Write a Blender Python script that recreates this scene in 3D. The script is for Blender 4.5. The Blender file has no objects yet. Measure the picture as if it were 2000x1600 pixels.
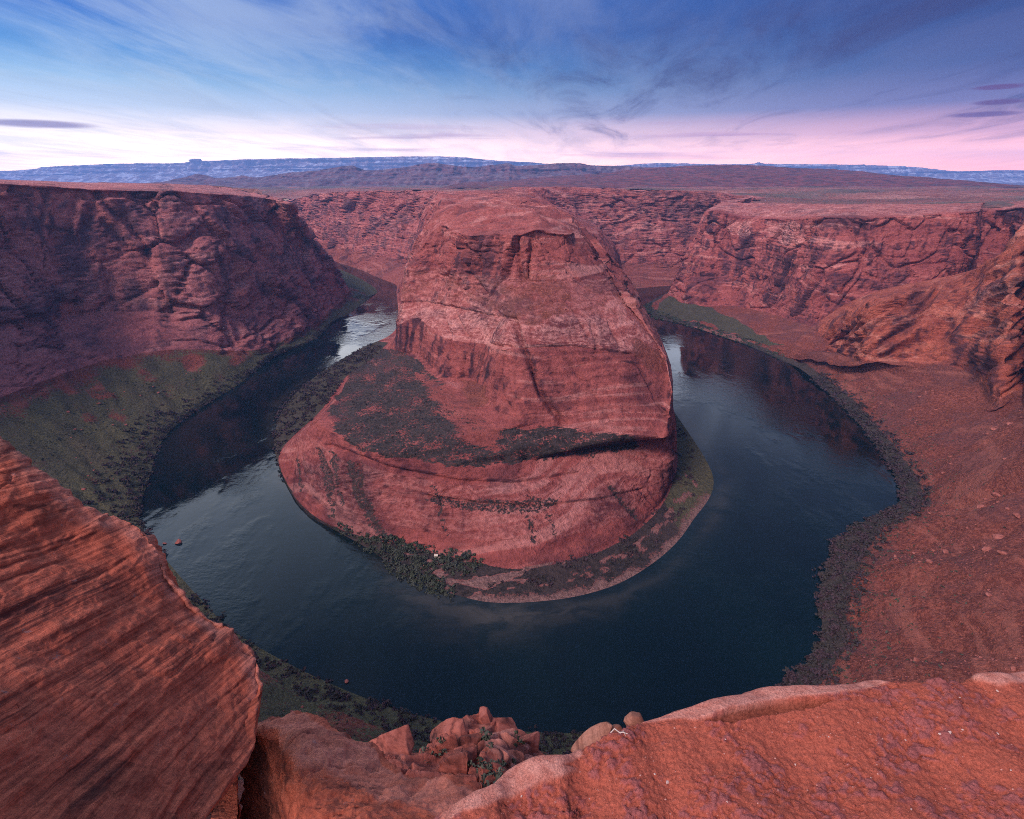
import bpy, math, random
import numpy as np

R = math.radians
rng = np.random.default_rng(7)
random.seed(7)
sc = bpy.context.scene
COL = sc.collection

# ------------------------------------------------------------------ camera
F = 1067.0                                   # focal length in pixels of the 2000 px wide photograph
PITCH = math.atan((800 - 337) / F)
CAMZ = 300.0                                 # metres above the river
cam_d = bpy.data.cameras.new('camera'); cam = bpy.data.objects.new('camera', cam_d)
COL.objects.link(cam); sc.camera = cam
cam.location = (0, 0, CAMZ); cam.rotation_euler = (math.pi / 2 - PITCH, 0, 0)
cam_d.sensor_width = 36; cam_d.lens = 36 * F / 2000
cam_d.clip_start = 0.1; cam_d.clip_end = 60000

# ------------------------------------------------------------------ colour management
sc.view_settings.view_transform = 'Standard'; sc.view_settings.look = 'None'
sc.view_settings.exposure = 1.25; sc.view_settings.gamma = 1.0
sc.render.engine = 'CYCLES'
sc.cycles.use_denoising = False      # keeps the rock's grain
sc.cycles.filter_width = 1.0
sc.cycles.use_adaptive_sampling = False
sc.cycles.max_bounces = 4; sc.cycles.diffuse_bounces = 2; sc.cycles.glossy_bounces = 2; sc.cycles.volume_bounces = 1
sc.cycles.sample_clamp_indirect = 4.0

def s2l(c):
    return tuple(((v / 255) / 12.92 if v / 255 <= 0.04045 else ((v / 255 + 0.055) / 1.055) ** 2.4) for v in c)

class NT:
    """small node helper"""
    def __init__(s, tree): s.t = tree; s.n = tree.nodes; s.l = tree.links
    def node(s, kind, **kw):
        n = s.n.new(kind)
        for k, v in kw.items(): setattr(n, k, v)
        return n
    def put(s, sock, v):
        if v is None: return
        if isinstance(v, bpy.types.NodeSocket): s.l.new(v, sock)
        else:
            if isinstance(v, (tuple, list)) and len(v) == 3 and sock.type == 'RGBA': v = (*v, 1)
            sock.default_value = v
    def math(s, op, a, b=None, c=None, clamp=False):
        n = s.node('ShaderNodeMath', operation=op); n.use_clamp = clamp
        s.put(n.inputs[0], a); s.put(n.inputs[1], b); s.put(n.inputs[2], c); return n.outputs[0]
    def vmath(s, op, a, b=None):
        n = s.node('ShaderNodeVectorMath', operation=op)
        s.put(n.inputs[0], a); s.put(n.inputs[1], b); return n.outputs['Value' if op in ('DOT_PRODUCT', 'LENGTH') else 'Vector']
    def sep(s, v):
        n = s.node('ShaderNodeSeparateXYZ'); s.put(n.inputs[0], v); return n.outputs
    def comb(s, x, y, z):
        n = s.node('ShaderNodeCombineXYZ'); s.put(n.inputs[0], x); s.put(n.inputs[1], y); s.put(n.inputs[2], z); return n.outputs[0]
    def mapr(s, v, a, b, c=0.0, d=1.0, smooth=True):
        n = s.node('ShaderNodeMapRange', interpolation_type='SMOOTHSTEP' if smooth else 'LINEAR')
        s.put(n.inputs[0], v); s.put(n.inputs[1], a); s.put(n.inputs[2], b); s.put(n.inputs[3], c); s.put(n.inputs[4], d); return n.outputs[0]
    def mix(s, f, a, b, mode='MIX'):
        n = s.node('ShaderNodeMix', data_type='RGBA', blend_type=mode); n.clamp_factor = True
        s.put(n.inputs[0], f); s.put(n.inputs[6], a); s.put(n.inputs[7], b); return n.outputs[2]
    def scale(s, v, xyz):
        n = s.node('ShaderNodeMapping'); s.put(n.inputs[0], v); n.inputs['Scale'].default_value = xyz; return n.outputs[0]
    def noise(s, v, scale=1.0, detail=4.0, rough=0.55, dist=0.0):
        n = s.node('ShaderNodeTexNoise'); s.put(n.inputs['Vector'], v)
        n.inputs['Scale'].default_value = scale; n.inputs['Detail'].default_value = detail
        n.inputs['Roughness'].default_value = rough; n.inputs['Distortion'].default_value = dist
        return n.outputs[0]
    def ramp(s, f, stops, mode='LINEAR'):
        n = s.node('ShaderNodeValToRGB'); s.put(n.inputs[0], f); e = n.color_ramp.elements
        n.color_ramp.interpolation = mode
        while len(e) > 1: e.remove(e[-1])
        for i, (p_, c_) in enumerate(stops):
            el = e[0] if i == 0 else e.new(p_)
            el.position = p_; el.color = (*c_, 1)
        return n.outputs[0]
    def attr(s, name):
        n = s.node('ShaderNodeAttribute'); n.attribute_name = name; return n.outputs['Fac']
    def bump(s, h, dist, strength=1.0, normal=None):
        n = s.node('ShaderNodeBump'); n.inputs['Strength'].default_value = strength; n.inputs['Distance'].default_value = dist
        s.put(n.inputs['Height'], h)
        if normal is not None: s.put(n.inputs['Normal'], normal)
        return n.outputs[0]

# ------------------------------------------------------------------ dusk sky and the one soft sun
SUN_AZ = R(-138)      # seen from the camera, left of straight ahead (+Y)
SUN_EL = R(46)
sun_dir = (math.sin(SUN_AZ) * math.cos(SUN_EL), math.cos(SUN_AZ) * math.cos(SUN_EL), math.sin(SUN_EL))
world = bpy.data.worlds.new('World'); sc.world = world; world.use_nodes = True
w = NT(world.node_tree); w.n.clear()
dirv = w.vmath('NORMALIZE', w.node('ShaderNodeTexCoord').outputs['Generated'])
dx, dy, dz = w.sep(dirv)[0], w.sep(dirv)[1], w.sep(dirv)[2]
hor = w.math('SQRT', w.math('ADD', w.math('MULTIPLY', dx, dx), w.math('ADD', w.math('MULTIPLY', dy, dy), 1e-4)))
side = w.math('DIVIDE', dx, hor)
rightness = w.mapr(side, -0.75, 0.75)
ez = w.math('MAXIMUM', dz, 0.0)
def L(c, k=1.0): return tuple(v * k / 2.25 for v in s2l(c))
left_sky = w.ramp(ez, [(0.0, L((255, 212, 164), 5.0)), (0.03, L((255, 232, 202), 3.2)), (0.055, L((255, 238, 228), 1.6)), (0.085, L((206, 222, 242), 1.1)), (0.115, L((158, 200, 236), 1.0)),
                       (0.15, L((84, 150, 216))), (0.19, L((48, 114, 202))), (0.238, L((44, 110, 200))), (0.268, L((244, 244, 247), 6.0)), (0.36, L((236, 239, 246), 4.2)), (0.52, L((196, 210, 234), 2.5)), (0.70, L((116, 142, 196), 0.8)), (1.0, L((96, 124, 182), 0.75))])  # bright band above the view is added to light land and river
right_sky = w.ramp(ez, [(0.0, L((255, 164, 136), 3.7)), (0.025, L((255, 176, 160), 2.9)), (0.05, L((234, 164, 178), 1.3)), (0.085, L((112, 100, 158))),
                        (0.13, L((34, 56, 128))), (0.19, L((8, 40, 114))), (0.242, L((24, 58, 134))), (0.29, L((186, 198, 226), 2.8)), (0.44, L((130, 150, 196), 1.1)), (0.60, L((84, 112, 172), 0.7)), (1.0, L((96, 124, 182), 0.75))])  # the added bright band goes on here, weaker
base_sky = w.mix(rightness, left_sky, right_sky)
nish = w.node('ShaderNodeTexSky', sky_type='NISHITA'); nish.sun_disc = False
nish.sun_elevation = SUN_EL; nish.sun_rotation = SUN_AZ
base_sky = w.mix(1.0, base_sky, w.vmath('MULTIPLY', nish.outputs[0], (0.004, 0.004, 0.004)), 'ADD')
# high cirrus on a plane overhead, drawn out along one wind direction
inv = w.math('DIVIDE', 1.0, w.math('ADD', w.math('MAXIMUM', dz, 0.0), 0.07))
cu, cv = w.math('MULTIPLY', dx, inv), w.math('MULTIPLY', dy, inv)
ca, sa = math.cos(R(6)), math.sin(R(6))
ru = w.math('ADD', w.math('MULTIPLY', cu, ca), w.math('MULTIPLY', cv, -sa))
rv = w.math('ADD', w.math('MULTIPLY', cu, sa), w.math('MULTIPLY', cv, ca))
wisp = w.noise(w.comb(w.math('MULTIPLY', ru, 1.5), w.math('MULTIPLY', rv, 0.5), 3.1), 1.0, 6.0, 0.64, 0.5)
ws = w.mapr(wisp, 0.34, 0.70)
pale = w.mix(rightness, L((214, 230, 246), 1.0), L((150, 140, 190), 0.75))
sky = w.mix(w.math('MULTIPLY', ws, w.mapr(rightness, 0.0, 1.0, 0.48, 0.16)), base_sky, pale)
dk = w.noise(w.comb(w.math('MULTIPLY', ru, 1.2), w.math('MULTIPLY', rv, 0.36), 21.7), 1.0, 5.0, 0.64, 0.9)
dks = w.math('MULTIPLY', w.mapr(dk, 0.46, 0.74), w.mapr(side, -0.35, 0.25, 0.12, 0.75))
dks = w.math('MULTIPLY', dks, w.mapr(ez, 0.015, 0.07))
sky = w.mix(dks, sky, L((66, 66, 122), 0.75))
# thin pink bars of low stratus
bar = w.noise(w.comb(w.math('MULTIPLY', side, 2.6), w.math('MULTIPLY', dy, 1.0), w.math('MULTIPLY', dz, 60.0)), 1.0, 3.0, 0.55, 0.4)
bars = w.math('MULTIPLY', w.mapr(bar, 0.52, 0.70), w.math('MULTIPLY', w.mapr(ez, 0.012, 0.03), w.mapr(ez, 0.085, 0.05)))
sky = w.mix(w.math('MULTIPLY', bars, 0.55), sky, w.mix(rightness, L((226, 190, 208)), L((190, 120, 165))))
# three small lens clouds
def lens(sx, el, wx, we, col, k):
    global sky
    q = w.math('ADD', w.math('POWER', w.math('DIVIDE', w.math('SUBTRACT', side, sx), wx), 2.0), w.math('POWER', w.math('DIVIDE', w.math('SUBTRACT', w.math('ADD', dz, w.math('MULTIPLY', w.math('SUBTRACT', bar, 0.5), 0.006)), el), we), 2.0))
    sky = w.mix(w.math('MULTIPLY', w.mapr(q, 1.0, 0.15), w.math('MULTIPLY', w.mapr(dy, 0.0, 0.2), k)), sky, col)
lens(-0.612, 0.057, 0.062, 0.0055, L((130, 100, 148)), 0.75)
lens(0.612, 0.0975, 0.026, 0.0032, L((104, 62, 116)), 0.85)
lens(0.616, 0.081, 0.026, 0.0045, L((104, 62, 116)), 0.85)
lens(0.606, 0.068, 0.036, 0.0036, L((112, 72, 128)), 0.8)
# below the horizon the dome goes on in the colour of dim far ground
sky = w.mix(w.mapr(dz, -0.05, 0.0), L((120, 90, 100)), sky)
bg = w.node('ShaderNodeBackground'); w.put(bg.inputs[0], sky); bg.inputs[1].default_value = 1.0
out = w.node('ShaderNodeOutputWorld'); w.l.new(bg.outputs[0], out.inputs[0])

sun_d = bpy.data.lights.new('sun', 'SUN'); sun_d.energy = 1.5; sun_d.angle = R(16); sun_d.color = (1.0, 0.74, 0.72)
sun = bpy.data.objects.new('sun', sun_d); COL.objects.link(sun)
from mathutils import Vector
sun.rotation_euler = Vector(sun_dir).to_track_quat('Z', 'Y').to_euler()
sun.location = (-200, 0, 600)

# ------------------------------------------------------------------ geometry helpers
cp, sp = math.cos(PITCH), math.sin(PITCH)
def ray(px, py):
    a, b = (px - 1000) / F, (800 - py) / F
    return np.array([a, cp + b * sp, -sp + b * cp])
def P(px, py, z):                       # the point at height z on the line of sight through a photo pixel
    d = ray(px, py); t = (z - CAMZ) / d[2]
    return np.array([d[0] * t, d[1] * t, z])
def D(px, py, y):                       # the same at a forward distance y
    d = ray(px, py); t = y / d[1]
    return np.array([d[0] * t, y, CAMZ + d[2] * t])
def PR(px, py, r):
    d = ray(px, py); d = d / np.linalg.norm(d)
    return np.array([0, 0, CAMZ]) + d * r
def W(x, y, z): return np.array([x, y, z], float)
def pix(V):
    x, y, z = V[..., 0], V[..., 1], V[..., 2] - CAMZ
    dep = np.maximum(y * cp - z * sp, 1e-3); up = y * sp + z * cp
    return 1000 + F * x / dep, 800 - F * up / dep

_perm = np.random.default_rng(11).permutation(256).astype(np.int32)
_perm = np.concatenate([_perm, _perm, _perm])
_g = np.random.default_rng(5).normal(size=(256, 3)); _g /= np.linalg.norm(_g, axis=1)[:, None]
_g = _g.astype(np.float32)
def noise3(x, y, z):
    x, y, z = np.broadcast_arrays(np.asarray(x, np.float32), np.asarray(y, np.float32), np.asarray(z, np.float32))
    xi, yi, zi = np.floor(x), np.floor(y), np.floor(z)
    xf, yf, zf = x - xi, y - yi, z - zi
    xi, yi, zi = xi.astype(np.int32) & 255, yi.astype(np.int32) & 255, zi.astype(np.int32) & 255
    u, v, t = [q * q * q * (q * (q * 6 - 15) + 10) for q in (xf, yf, zf)]
    res = 0
    for a in (0, 1):
        pa = _perm[xi + a]; wa = u if a else 1 - u
        for b in (0, 1):
            pb = _perm[pa + yi + b]; wb = wa * (v if b else 1 - v)
            for c in (0, 1):
                g = _g[_perm[pb + zi + c]]
                res = res + wb * (t if c else 1 - t) * (g[..., 0] * (xf - a) + g[..., 1] * (yf - b) + g[..., 2] * (zf - c))
    return res * 1.5
def fbm(x, y, z, o=4, gain=0.5):
    s = 0; a = 1.0; f = 1.0
    for i in range(o):
        s = s + a * noise3(x * f + 17.3 * i, y * f - 9.1 * i, z * f + 4.7 * i); a *= gain; f *= 2.03
    return s
_jit = np.random.default_rng(23).random((256, 3)).astype(np.float32)
def worley(x, y, z):
    x, y, z = [np.asarray(q, np.float32) for q in (x, y, z)]
    xi, yi, zi = np.floor(x).astype(np.int32), np.floor(y).astype(np.int32), np.floor(z).astype(np.int32)
    f1 = np.full(x.shape, 9, np.float32); f2 = f1.copy(); cid = np.zeros(x.shape, np.int32)
    for a in (-1, 0, 1):
        pa = _perm[(xi + a) & 255]; ax = x - xi - a
        for b in (-1, 0, 1):
            pb = _perm[pa + ((yi + b) & 255)]; by = y - yi - b
            for c in (-1, 0, 1):
                h = _perm[pb + ((zi + c) & 255)]; j = _jit[h]
                d = (ax - j[..., 0]) ** 2 + (by - j[..., 1]) ** 2 + (z - zi - c - j[..., 2]) ** 2
                n_ = d < f1
                f2 = np.where(n_, f1, np.minimum(f2, d)); cid = np.where(n_, h, cid); f1 = np.where(n_, d, f1)
    return np.sqrt(f1), np.sqrt(f2), _jit[cid, 0] - 0.5, _jit[cid, 1] - 0.5
def blocks3(x, y, z, sx, sz, w_=0.07):
    f1, f2, r1, r2 = worley(x / sx, y / sx, z / sz)
    e = f2 - f1
    return r1 * 2 * sstep(0.0, w_ * 1.6, e), np.exp(-(e / w_) ** 2), r2
def sstep(a, b, x):
    t = np.clip((x - a) / (b - a), 0, 1); return t * t * (3 - 2 * t)
def inpoly(px, py, poly):
    r = np.zeros(px.shape, bool); n = len(poly); j = n - 1
    for i in range(n):
        xi, yi = poly[i]; xj, yj = poly[j]
        c = ((yi > py) != (yj > py)) & (px < (xj - xi) * (py - yi) / (yj - yi + 1e-9) + xi)
        r ^= c; j = i
    return r
def dist_line(px, py, pts):
    best = np.full(px.shape, 1e9)
    for (x0, y0), (x1, y1) in zip(pts[:-1], pts[1:]):
        ddx, ddy = x1 - x0, y1 - y0; L2 = ddx * ddx + ddy * ddy + 1e-9
        t = np.clip(((px - x0) * ddx + (py - y0) * ddy) / L2, 0, 1)
        best = np.minimum(best, np.hypot(px - x0 - t * ddx, py - y0 - t * ddy))
    return best

def pchip(Y, t):                        # monotone cubic through Y[k] at integer stations
    K = Y.shape[0]; d = np.diff(Y, axis=0); m = np.zeros_like(Y)
    p_ = d[:-1] * d[1:]
    m[1:-1] = np.where(p_ > 0, 2 * p_ / (d[:-1] + d[1:] + np.where(d[:-1] + d[1:] == 0, 1e-9, 0)), 0)
    m[0], m[-1] = d[0], d[-1]
    # gentler than pure pchip: blend with central slopes so corners stay round
    c = np.zeros_like(Y); c[1:-1] = (Y[2:] - Y[:-2]) / 2; c[0], c[-1] = d[0], d[-1]
    m = 0.45 * m + 0.55 * c
    i = np.clip(np.floor(t).astype(int), 0, K - 2); f = (t - i)[:, None, None]
    h00 = 2 * f**3 - 3 * f**2 + 1; h10 = f**3 - 2 * f**2 + f; h01 = -2 * f**3 + 3 * f**2; h11 = f**3 - f**2
    return h00 * Y[i] + h10 * m[i] + h01 * Y[i + 1] + h11 * m[i + 1]

class Loft:
    """surface through a table of stations x levels; U columns, rows per level gap"""
    def __init__(s, table, cols, rows, smooth=2):
        A = np.array(table, float)                       # K, Lv, 3
        K, Lv = A.shape[:2]
        seg = np.linalg.norm(np.diff(A, axis=0), axis=2)
        dist = np.linalg.norm((A[1:] + A[:-1]) / 2 - np.array([0, 0, CAMZ]), axis=2)
        wgt = (seg / dist).mean(axis=1) + 0.004
        cum = np.concatenate([[0], np.cumsum(wgt)])
        s.t = np.interp(np.linspace(0, cum[-1], cols), cum, np.arange(K))
        C = pchip(A, s.t)                                # cols, Lv, 3
        v = np.concatenate([np.linspace(i, i + 1, r, endpoint=False) for i, r in enumerate(rows)] + [[Lv - 1]])
        i = np.clip(np.floor(v).astype(int), 0, Lv - 2); f = (v - i)[None, :, None]
        s.v = v
        G = C[:, i] * (1 - f) + C[:, i + 1] * f
        for _ in range(smooth):
            G[:, 1:-1] = 0.25 * G[:, :-2] + 0.5 * G[:, 1:-1] + 0.25 * G[:, 2:]
        s.G = G
        s.T, s.V = np.meshgrid(s.t, s.v, indexing='ij')
        s.attrs = {}; s.tex = 1.0
    def normals(s, flip=None):
        G = s.G
        N = np.cross(np.gradient(G, axis=0), np.gradient(G, axis=1))
        N /= np.linalg.norm(N, axis=2)[..., None] + 1e-9
        if flip is None:
            flip = np.median(((np.array([0, 0, CAMZ]) - G) * N).sum(2)) < 0
        s.flip = bool(flip)
        if flip: N = -N
        return N
    def build(s, name, mat, cut=None, parent=None):
        G = s.G; c0, c1 = cut if cut else (0, G.shape[0])
        G = G[c0:c1]; nu, nv = G.shape[:2]
        idx = np.arange(nu * nv).reshape(nu, nv)
        q = np.stack([idx[:-1, :-1], idx[1:, :-1], idx[1:, 1:], idx[:-1, 1:]], -1).reshape(-1, 4)
        if s.flip: q = q[:, ::-1]
        o = mesh_np(name, G.reshape(-1, 3), q, mat, parent)
        x, y, z = G[..., 0] / s.tex, G[..., 1] / s.tex, G[..., 2] / s.tex
        big = fbm(x / 62, y / 62, z / 62, 4, 0.62); wz = z + 34 * noise3(x / 125, y / 125, z / 125)
        rest = dict(big=0.5 + 0.30 * big, strat=0.5 + 0.34 * fbm(x / 165, y / 165, wz / 7.7, 4, 0.62), streak=0.5 + 0.30 * fbm(x / 10, y / 10, z / 100, 4, 0.65))
        rest.update({k: a[c0:c1] for k, a in s.attrs.items()})
        for k, a in rest.items():
            at = o.data.attributes.new(k, 'FLOAT', 'POINT')
            at.data.foreach_set('value', np.clip(a, 0, 1).astype(np.float32).ravel())
        return o

def mesh_np(name, V, Q, mat=None, parent=None, smooth=True):
    me = bpy.data.meshes.new(name); n = Q.shape[1]
    me.vertices.add(len(V)); me.vertices.foreach_set('co', np.ascontiguousarray(V, np.float32).ravel())
    me.loops.add(Q.size); me.loops.foreach_set('vertex_index', np.ascontiguousarray(Q, np.int32).ravel())
    me.polygons.add(len(Q)); me.polygons.foreach_set('loop_start', np.arange(0, Q.size, n, dtype=np.int32))
    me.polygons.foreach_set('use_smooth', np.full(len(Q), smooth))
    me.update(calc_edges=True); me.validate()
    if mat is not None: me.materials.append(mat)
    o = bpy.data.objects.new(name, me); COL.objects.link(o)
    if parent is not None: o.parent = parent
    return o
def tag(o, label=None, cat=None, group=None, kind=None):
    for k, v_ in (('label', label), ('category', cat), ('group', group), ('kind', kind)):
        if v_: o[k] = v_
    return o

# ------------------------------------------------------------------ materials
def rock_material(name, c_lo, c_hi, c_dark, c_pale, k=1.0, tex=1.0, bump=1.0, bed=(0, 0, 1), veg_cols=((0.026, 0.024, 0.022), (0.078, 0.058, 0.052))):
    m = bpy.data.materials.new(name); m.use_nodes = True
    t = NT(m.node_tree); t.n.clear()
    pos = t.node('ShaderNodeNewGeometry').outputs['Position']
    px_, py_, pz_ = t.sep(pos)[0:3]
    s_ = 1.0 / tex
    strat, big, streak = t.attr('strat'), t.attr('big'), t.attr('streak')
    zz = t.math('ADD', pz_, t.math('MULTIPLY', big, 22.0 * tex))
    lamina = t.noise(t.comb(t.math('MULTIPLY', px_, 0.03 * s_), t.math('MULTIPLY', py_, 0.03 * s_), t.math('MULTIPLY', zz, 0.55 * s_)), 1.0, 4.0, 0.7)
    fine = t.noise(t.scale(pos, (0.20 * s_,) * 3), 1.0, 5.0, 0.74)
    c = t.mix(t.mapr(t.math('ADD', t.math('MULTIPLY', strat, 0.6), t.math('MULTIPLY', lamina, 0.4)), 0.24, 0.74, smooth=False), c_lo, c_hi)
    c = t.mix(t.math('MULTIPLY', t.mapr(big, 0.50, 0.68), 0.55), c, c_dark)
    c = t.mix(t.math('MULTIPLY', t.mapr(strat, 0.60, 0.72), 0.35), c, c_pale)
    # desert varnish: dark mineral films that run down the faces
    vr = t.attr('varn_shade')
    vs = t.math('MULTIPLY', t.mapr(t.math('ADD', t.math('MULTIPLY', streak, 0.55), t.math('MULTIPLY', big, 0.45)), 0.46, 0.60), 0.80)
    nz = t.sep(t.node('ShaderNodeNewGeometry').outputs['Normal'])[2]
    steep = t.mapr(nz, 0.75, 0.35)
    c = t.mix(t.math('MULTIPLY', vs, steep), c, c_dark)
    c = t.mix(t.math('MULTIPLY', vr, t.mapr(streak, 0.32, 0.70)), c, tuple(v * 0.7 for v in c_dark))
    c = t.mix(t.math('MULTIPLY', t.attr('pale'), t.mapr(t.math('ADD', t.math('MULTIPLY', fine, 0.45), t.math('MULTIPLY', lamina, 0.55)), 0.42, 0.62)), c, c_pale)
    c = t.mix(0.75, c, t.ramp(fine, [(0.30, (0.46, 0.42, 0.43)), (0.5, (1.0, 1.0, 1.0)), (0.70, (1.42, 1.36, 1.32))]), 'MULTIPLY')
    # loose red rubble, gravel, plants
    speck = t.noise(t.scale(pos, (0.42 * s_,) * 3), 1.0, 3.0, 0.8)
    tal = t.mix(t.mapr(speck, 0.40, 0.62), tuple(v * k for v in (0.135, 0.038, 0.028)), tuple(v * k for v in (0.29, 0.088, 0.060)))
    tal = t.mix(t.math('MULTIPLY', t.mapr(big, 0.45, 0.65), 0.45), tal, tuple(v * k for v in (0.13, 0.058, 0.058)))
    tal = t.mix(t.math('MULTIPLY', t.mapr(strat, 0.50, 0.72), 0.55), tal, (0.36, 0.125, 0.090))
    c = t.mix(t.math('MULTIPLY', t.attr('talus'), t.mapr(speck, 0.25, 0.45, 0.8, 1.0)), c, tal)
    grav = t.mix(t.mapr(speck, 0.38, 0.62), (0.15, 0.084, 0.074), (0.32, 0.185, 0.16))
    c = t.mix(t.attr('sand'), c, grav)
    clump = speck
    vm = t.math('MULTIPLY', t.attr('veg'), 1.0)
    vegm = t.mapr(t.math('ADD', vm, t.math('MULTIPLY', t.math('SUBTRACT', clump, 0.5), 1.7)), 0.40, 0.60)
    vegc = t.mix(t.mapr(fine, 0.36, 0.64), veg_cols[0], veg_cols[1])
    vegc = t.mix(t.math('MULTIPLY', t.mapr(big, 0.42, 0.66), 0.6), vegc, (0.075, 0.055, 0.05))
    vegc = t.mix(t.math('MULTIPLY', t.attr('green'), 0.85), vegc, t.mix(t.mapr(clump, 0.4, 0.6), (0.068, 0.074, 0.038), (0.150, 0.146, 0.072)))
    c = t.mix(vegm, c, vegc)
    h = t.math('ADD', t.math('MULTIPLY', lamina, 0.8), t.math('MULTIPLY', fine, 1.1))
    nb = t.bump(h, 4.2 * tex * bump, 1.0)
    b = t.node('ShaderNodeBsdfPrincipled'); t.put(b.inputs['Base Color'], c); b.inputs['Roughness'].default_value = 0.92
    b.inputs['Specular IOR Level'].default_value = 0.18; t.put(b.inputs['Normal'], nb)
    o = t.node('ShaderNodeOutputMaterial'); t.l.new(b.outputs[0], o.inputs[0])
    return m

C_LO, C_HI, C_DK, C_PL = (0.22, 0.050, 0.046), (0.48, 0.142, 0.118), (0.066, 0.026, 0.036), (0.66, 0.32, 0.28)
M_ROCK = rock_material('red_sandstone', C_LO, C_HI, C_DK, C_PL)
M_LEFT = rock_material('lightened_sandstone', (0.32, 0.102, 0.104), (0.56, 0.21, 0.19), (0.120, 0.060, 0.078), (0.54, 0.28, 0.26))  # colour lightened to make up for the shade on the left wall

def plain(name, cols, scale, rough=0.9, bump=0.0, detail=5.0, zs=1.0):
    m = bpy.data.materials.new(name); m.use_nodes = True
    t = NT(m.node_tree); t.n.clear()
    pos = t.node('ShaderNodeTexCoord').outputs['Object']
    n = t.noise(t.scale(pos, (scale, scale, scale * zs)), 1.0, detail, 0.65)
    c = t.mix(t.mapr(n, 0.34, 0.66), cols[0], cols[1])
    b = t.node('ShaderNodeBsdfPrincipled'); t.put(b.inputs['Base Color'], c); b.inputs['Roughness'].default_value = rough
    b.inputs['Specular IOR Level'].default_value = 0.2
    if bump: t.put(b.inputs['Normal'], t.bump(n, bump, 0.8))
    o = t.node('ShaderNodeOutputMaterial'); t.l.new(b.outputs[0], o.inputs[0])
    return m

# ------------------------------------------------------------------ carving a rock face
def carve(lf, amp, N=None, strata=1.0, joints=1.0, blocks=1.0, scale=1.0, tilt=(0.03, 0.02), lean=0.0, lump=1.0):
    G = lf.G; x, y, z = G[..., 0], G[..., 1], G[..., 2]
    if N is None: N = lf.normals()
    s_ = 1 / scale
    wx = fbm(x * s_ / 70, y * s_ / 70, z * s_ / 70, 3) * 14 * scale
    s = z + tilt[0] * x + tilt[1] * y + 16 * scale * noise3(x * s_ / 220, y * s_ / 220, z * s_ / 300)
    st = np.tanh(2.6 * noise3(x * s_ / 300, y * s_ / 300, s * s_ / 15)) * 2.6 + np.tanh(3.0 * noise3(x * s_ / 120, y * s_ / 120, s * s_ / 5.2 + 40)) * 1.7
    st += 0.9 * np.tanh(3 * noise3(x * s_ / 60, y * s_ / 60, s * s_ / 2.3))
    q = fbm((x + wx) * s_ / 42, (y + wx) * s_ / 42, (z - wx) * s_ / 95, 2) * 3.2
    fq = q - np.floor(q); bl = (np.floor(q) + sstep(0.72, 1.0, fq)) * 3.4
    n1 = noise3((x + wx) * s_ / 55, (y - wx) * s_ / 55, (z + 1.2 * wx) * s_ / 210 + 7)
    n2 = noise3((x + 0.6 * wx) * s_ / 24, (y - 0.6 * wx) * s_ / 24, (z + x * 0.35) * s_ / 120 + 31)
    gate = sstep(-0.15, 0.25, noise3(x * s_ / 130, y * s_ / 130, z * s_ / 130 + 3))
    cr = -np.exp(-(n1 / 0.022) ** 2) * 12 - np.exp(-(n2 / 0.045) ** 2) * 3.0 * gate
    fb = fbm(x * s_ / 90, y * s_ / 90, z * s_ / 90, 5, 0.52) * 2.6
    rg = fbm(x * s_ / 9, y * s_ / 9, z * s_ / 5, 3, 0.65) * 1.0
    n3 = noise3((x + 0.4 * wx) * s_ / 13, (y + 0.4 * wx) * s_ / 13, (z - 0.5 * x) * s_ / 60 + 12)
    rg = rg - np.exp(-(n3 / 0.05) ** 2) * 1.8 * sstep(-0.1, 0.3, noise3(x * s_ / 70, y * s_ / 70, z * s_ / 50 + 9)) * joints
    sg = 0.35 + 0.9 * sstep(-0.1, 0.35, noise3(x * s_ / 160, y * s_ / 160, z * s_ / 70 + 21))
    wj = wx * 0.28
    b1, e1, r1 = blocks3(x + wj + z * lean, y - wj, s + 0.5 * wj, 30 * scale, 40 * scale, 0.045)
    b2, e2, r2 = blocks3(x + 0.5 * wj + z * lean, y - 0.5 * wj, s, 11 * scale, 12 * scale, 0.08)
    g2 = 0.35 + 0.65 * sstep(-0.1, 0.3, noise3(x * s_ / 90, y * s_ / 90, z * s_ / 60 + 40))
    bl = bl * 0.25 * lump + b1 * 5.2 - e1 * 6.5 + (b2 * 1.5 - e2 * 1.3) * g2
    d = (0.62 * strata * sg * st + joints * cr + blocks * bl + fb * lump + rg) * scale
    wall = 1 - sstep(0.55, 0.9, np.abs(N[..., 2]))
    Nh = N.copy(); Nh[..., 2] *= 0.35
    lf.G = G + Nh * (d * amp * (0.28 + 0.72 * wall))[..., None]
    return wall
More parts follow.
